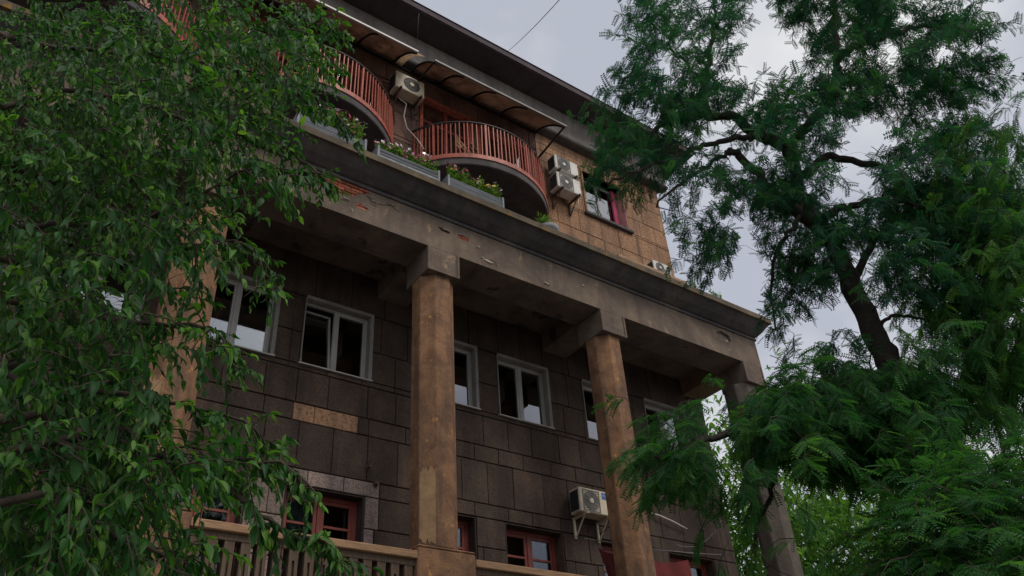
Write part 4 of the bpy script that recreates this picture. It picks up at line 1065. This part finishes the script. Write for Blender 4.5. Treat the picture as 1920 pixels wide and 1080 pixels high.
# ---- background trees, far and bright
def far_tree(base, h_, rad, n, seed, label, E=None, dh=28):
    r = random.Random(seed); t = empty('leafy_tree', base); tag(t, label, 'tree', 'bright trees behind the portico')
    sk = Skeleton(t); b = Vector(base)
    tr = sk.limb([b, b+Vector((.1, 0, h_*.4)), b+Vector((0, .1, h_*.8))], .2, .06, 8, 5, .03, 'trunk', M['bark'])
    P_ = []; D_ = []; S_ = []; T_ = []; U_ = []; k = 0
    while k < n:
        p = b+Vector((0, 0, h_*.62))+Vector((r.gauss(0, .5)*rad, r.gauss(0, .5)*rad, r.gauss(0, .42)*h_*.55))
        if p.z < b.z+h_*.12 or noise.noise(p*.7+Vector((seed, 0, 0))) < -.18: continue
        k += 1
        sk.twig(p, .004, .01, 3)
        for q in range(7):
            P_.append(tuple(p+Vector((r.gauss(0, .22), r.gauss(0, .22), r.gauss(0, .18))))); D_.append((r.gauss(0, 1), r.gauss(0, 1), -.5+r.gauss(0, .4))); S_.append(r.uniform(.18, .32)); T_.append(r.random()); U_.append((r.uniform(-.5, .5), r.uniform(-.5, .5), 1))
    foliage(t, LEAF, P_, frames(np.array(D_), np.array(U_)), S_, T_, M['leaf_bright'], 0)
    sk.mb.build('twigs', M['bark'], t, 0, True, False)['kind'] = 'stuff'
for k, (px, dd, h_, rad, lab) in enumerate(((1400, 24, 8.6, 2.4, 'bright leafy tree seen between the portico wall and its corner column'), (1560, 26, 10.4, 3.0, 'bright leafy tree far behind the locust, just right of the corner column'), (1690, 30, 10.0, 3.2, 'bright leafy tree far behind the leaning trunk, lowest at the right'))):
    p = at(px, 1060, dd); far_tree(Vector((p.x, p.y, -1.6)), h_+1.2, rad*1.05, 1500, 60+k, lab)

# ---- near cherry tree on the left
base = Vector((-2.6, 3.4, -1.6)); t4 = empty('cherry_tree', base)
tag(t4, 'leafy cherry tree close by on the left, branches drooping in front of the building', 'tree')
sk = Skeleton(t4)
tr = sk.limb([base, base+Vector((.05, .05, 2)), base+Vector((.2, .0, 4)), base+Vector((.2, .1, 6.5))], .18, .06, 10, 5, .02, 'trunk', M['bark'])
limbs = [([(-60, 60, 4.4), (0, 66, 4.4), (65, 84, 4.3), (150, 92, 4.2), (250, 98, 4.1), (340, 112, 4.0), (425, 126, 3.9), (520, 150, 3.8), (600, 190, 3.7), (665, 255, 3.6)], 8),
         ([(-80, 190, 4.6), (120, 170, 4.5), (280, 195, 4.3), (350, 232, 4.1), (430, 252, 4.0), (520, 270, 3.9), (580, 310, 3.8), (618, 345, 3.7)], 9),
         ([(-60, 420, 4.4), (120, 420, 4.3), (240, 415, 4.2), (295, 402, 4.1), (370, 370, 4.0), (450, 322, 3.9), (530, 318, 3.8), (600, 326, 3.7)], 6),
         ([(-60, 560, 4.4), (140, 590, 4.2), (280, 606, 4.0), (380, 612, 3.8), (425, 650, 3.7), (442, 690, 3.6)], 5),
         ([(-60, 480, 4.5), (150, 500, 4.3), (300, 480, 4.1), (400, 455, 3.9), (470, 465, 3.8), (525, 530, 3.7)], 6),
         ([(-60, 690, 4.0), (0, 700, 4), (75, 726, 3.9), (180, 735, 3.8), (270, 740, 3.7), (325, 756, 3.6), (400, 768, 3.6), (470, 800, 3.5), (500, 830, 3.5)], 3),
         ([(-60, 800, 3.8), (100, 830, 3.8), (220, 850, 3.7), (350, 862, 3.6), (430, 866, 3.5), (525, 868, 3.4), (578, 905, 3.3)], 2),
         ([(100, 830, 3.8), (250, 850, 3.7), (320, 860, 3.6), (385, 890, 3.6), (450, 940, 3.5), (505, 975, 3.4), (552, 1005, 3.4), (600, 1016, 3.3), (632, 1042, 3.3), (652, 1080, 3.2)], 2),
         ([(-60, 960, 3.6), (100, 985, 3.5), (220, 1000, 3.4), (330, 1060, 3.3), (380, 1110, 3.3)], 1),
         ([(-60, -30, 4.4), (150, 0, 4.3), (350, -10, 4.1), (500, 0, 3.9), (590, 30, 3.8), (640, 52, 3.7)], 10)]
twig_runs = []
for L, k in limbs:
    pts = [at(*p) for p in L]
    pts = [tr[min(len(tr)-1, k+2)]]+pts
    twig_runs.append(sk.limb(pts, .024, .004, 7, 4, .012, 'branch', M['bark_young'], seed=k))
cr = random.Random(12)
P_ = []; D_ = []; S_ = []; T_ = []; U_ = []
def spray(p, tdir, L, n, size, tn):
    """one leafy shoot: alternate leaves that hang from it"""
    tdir = tdir.normalized(); side = tdir.cross(Vector((0, 0, 1)))
    side = side.normalized() if side.length > 1e-3 else Vector((1, 0, 0))
    bend = Vector((0, 0, -.3*L)); q0 = p
    sk.mb.tube([p-sk.o, p+tdir*L*.5+bend*.25-sk.o, p+tdir*L+bend-sk.o], [.004, .003, .0015], 4, False)
    for k in range(n):
        f = (k+.6)/n; q = p+tdir*L*f+bend*f*f; s_ = 1 if k % 2 else -1
        d = tdir*cr.uniform(.35, .9)+side*s_*cr.uniform(.2, .8)+Vector((cr.gauss(0, .18), cr.gauss(0, .18), -.62+cr.gauss(0, .25)))
        P_.append(tuple(q)); D_.append(tuple(d.normalized())); S_.append(size*cr.uniform(.55, 1.2)*(1-.35*f*f)); T_.append(min(1, max(0, tn+cr.uniform(-.2, .3))))
        U_.append((cr.gauss(0, .45), cr.gauss(0, .45), 1))
    for s_ in range(2):
        d = tdir+Vector((cr.gauss(0, .2), cr.gauss(0, .2), -.5+cr.gauss(0, .2)))
        P_.append(tuple(p+tdir*L+bend)); D_.append(tuple(d.normalized())); S_.append(size*cr.uniform(.5, .85)); T_.append(min(1, tn+.3)); U_.append((cr.gauss(0, .4), cr.gauss(0, .4), 1))
# shoots along the visible limbs
for run in twig_runs:
    for i in range(10, len(run)-1):
        for _ in range(2):
            t = (run[i+1]-run[i]).normalized(); p = run[i].lerp(run[i+1], cr.random())
            d = t*.75+Vector((cr.gauss(0, .45), cr.gauss(0, .45), -.15+cr.gauss(0, .35)))
            if d.length > .1: spray(p, d, cr.uniform(.07, .16), cr.randint(4, 6), .076, cr.random()*.5)
    t = (run[-1]-run[-3]).normalized(); spray(run[-1], t, .1, 6, .075, .5)
E4 = [(120, 120, 170, 150), (330, 80, 150, 110), (470, 70, 110, 80), (560, 50, 70, 50, 1.2), (555, 125, 65, 60, 1.4), (490, 180, 70, 50, .8), (100, 330, 150, 170), (270, 250, 140, 110), (400, 230, 110, 80), (480, 260, 60, 60, .8),
      (520, 320, 50, 40, .7), (420, 330, 80, 60), (330, 350, 90, 70, .8), (370, 420, 60, 40, .6), (440, 470, 55, 40, .6), (480, 510, 40, 30, .6), (220, 450, 120, 80), (60, 520, 110, 130), (170, 600, 110, 80), (90, 760, 130, 150), (220, 720, 60, 60, .8),
      (300, 640, 50, 40, .6), (370, 640, 40, 40, .8), (60, 950, 130, 150), (200, 880, 120, 80), (300, 860, 80, 45, .8), (250, 800, 60, 50, .7), (380, 850, 60, 40, .7), (190, 1010, 130, 80), (310, 1040, 60, 50, .6), (400, 780, 40, 20, .25), (480, 870, 50, 22, .35), (460, 990, 25, 30, .15), (340, 540, 45, 40, .6), (400, 880, 50, 28, .4)]
E4b = [(100, 150, 160, 170), (250, 200, 130, 160), (380, 130, 110, 120), (110, 420, 150, 170), (60, 680, 110, 150), (170, 640, 90, 90), (90, 920, 130, 160), (200, 980, 90, 90), (480, 110, 80, 70, .7)]
H4s = [(420, 990, 50, 26), (520, 940, 60, 24), (330, 960, 30, 20), (620, 1000, 40, 40), (325, 690, 22, 36), (330, 800, 22, 34), (205, 525, 26, 22), (320, 485, 20, 16), (340, 250, 14, 10), (315, 165, 14, 10), (450, 600, 30, 30)]
n = 0
sh = []
while n < 2900:
    back = n >= 1750
    x, y, e = in_ellipses(E4b if back else E4, cr)
    if in_holes(x, y, H4s): continue
    d = 4.35-.0011*x-.0004*y+cr.gauss(0, .6)+(.35 if x < 260 else 0)+(cr.uniform(.9, 2.2) if back else 0)
    p = at(x, y, max(2.9, d))
    if noise.noise(p*1.7) < -.3: continue
    sh.append(p); n += 1
sh.sort(key=lambda p: min((p-q).length for q in sk.nodes[::3]))
for p in sh:
    c = sk.twig(p, .003, .006, 4)
    ax = p-c; ax = ax.normalized() if ax.length > 1e-3 else Vector((1, 0, 0))
    d = ax*.35+RGT*.45+Vector((cr.gauss(0, .4), cr.gauss(0, .4), -.3+cr.gauss(0, .3)))
    spray(p, d, cr.uniform(.1, .24), cr.randint(6, 9), .085, cr.random()*.5)
foliage(t4, LEAF, P_, frames(np.array(D_), np.array(U_)), S_, T_, M['leaf_near'], 300)
sk.mb.build('twigs', M['bark_young'], t4, 0, True, False)['kind'] = 'stuff'
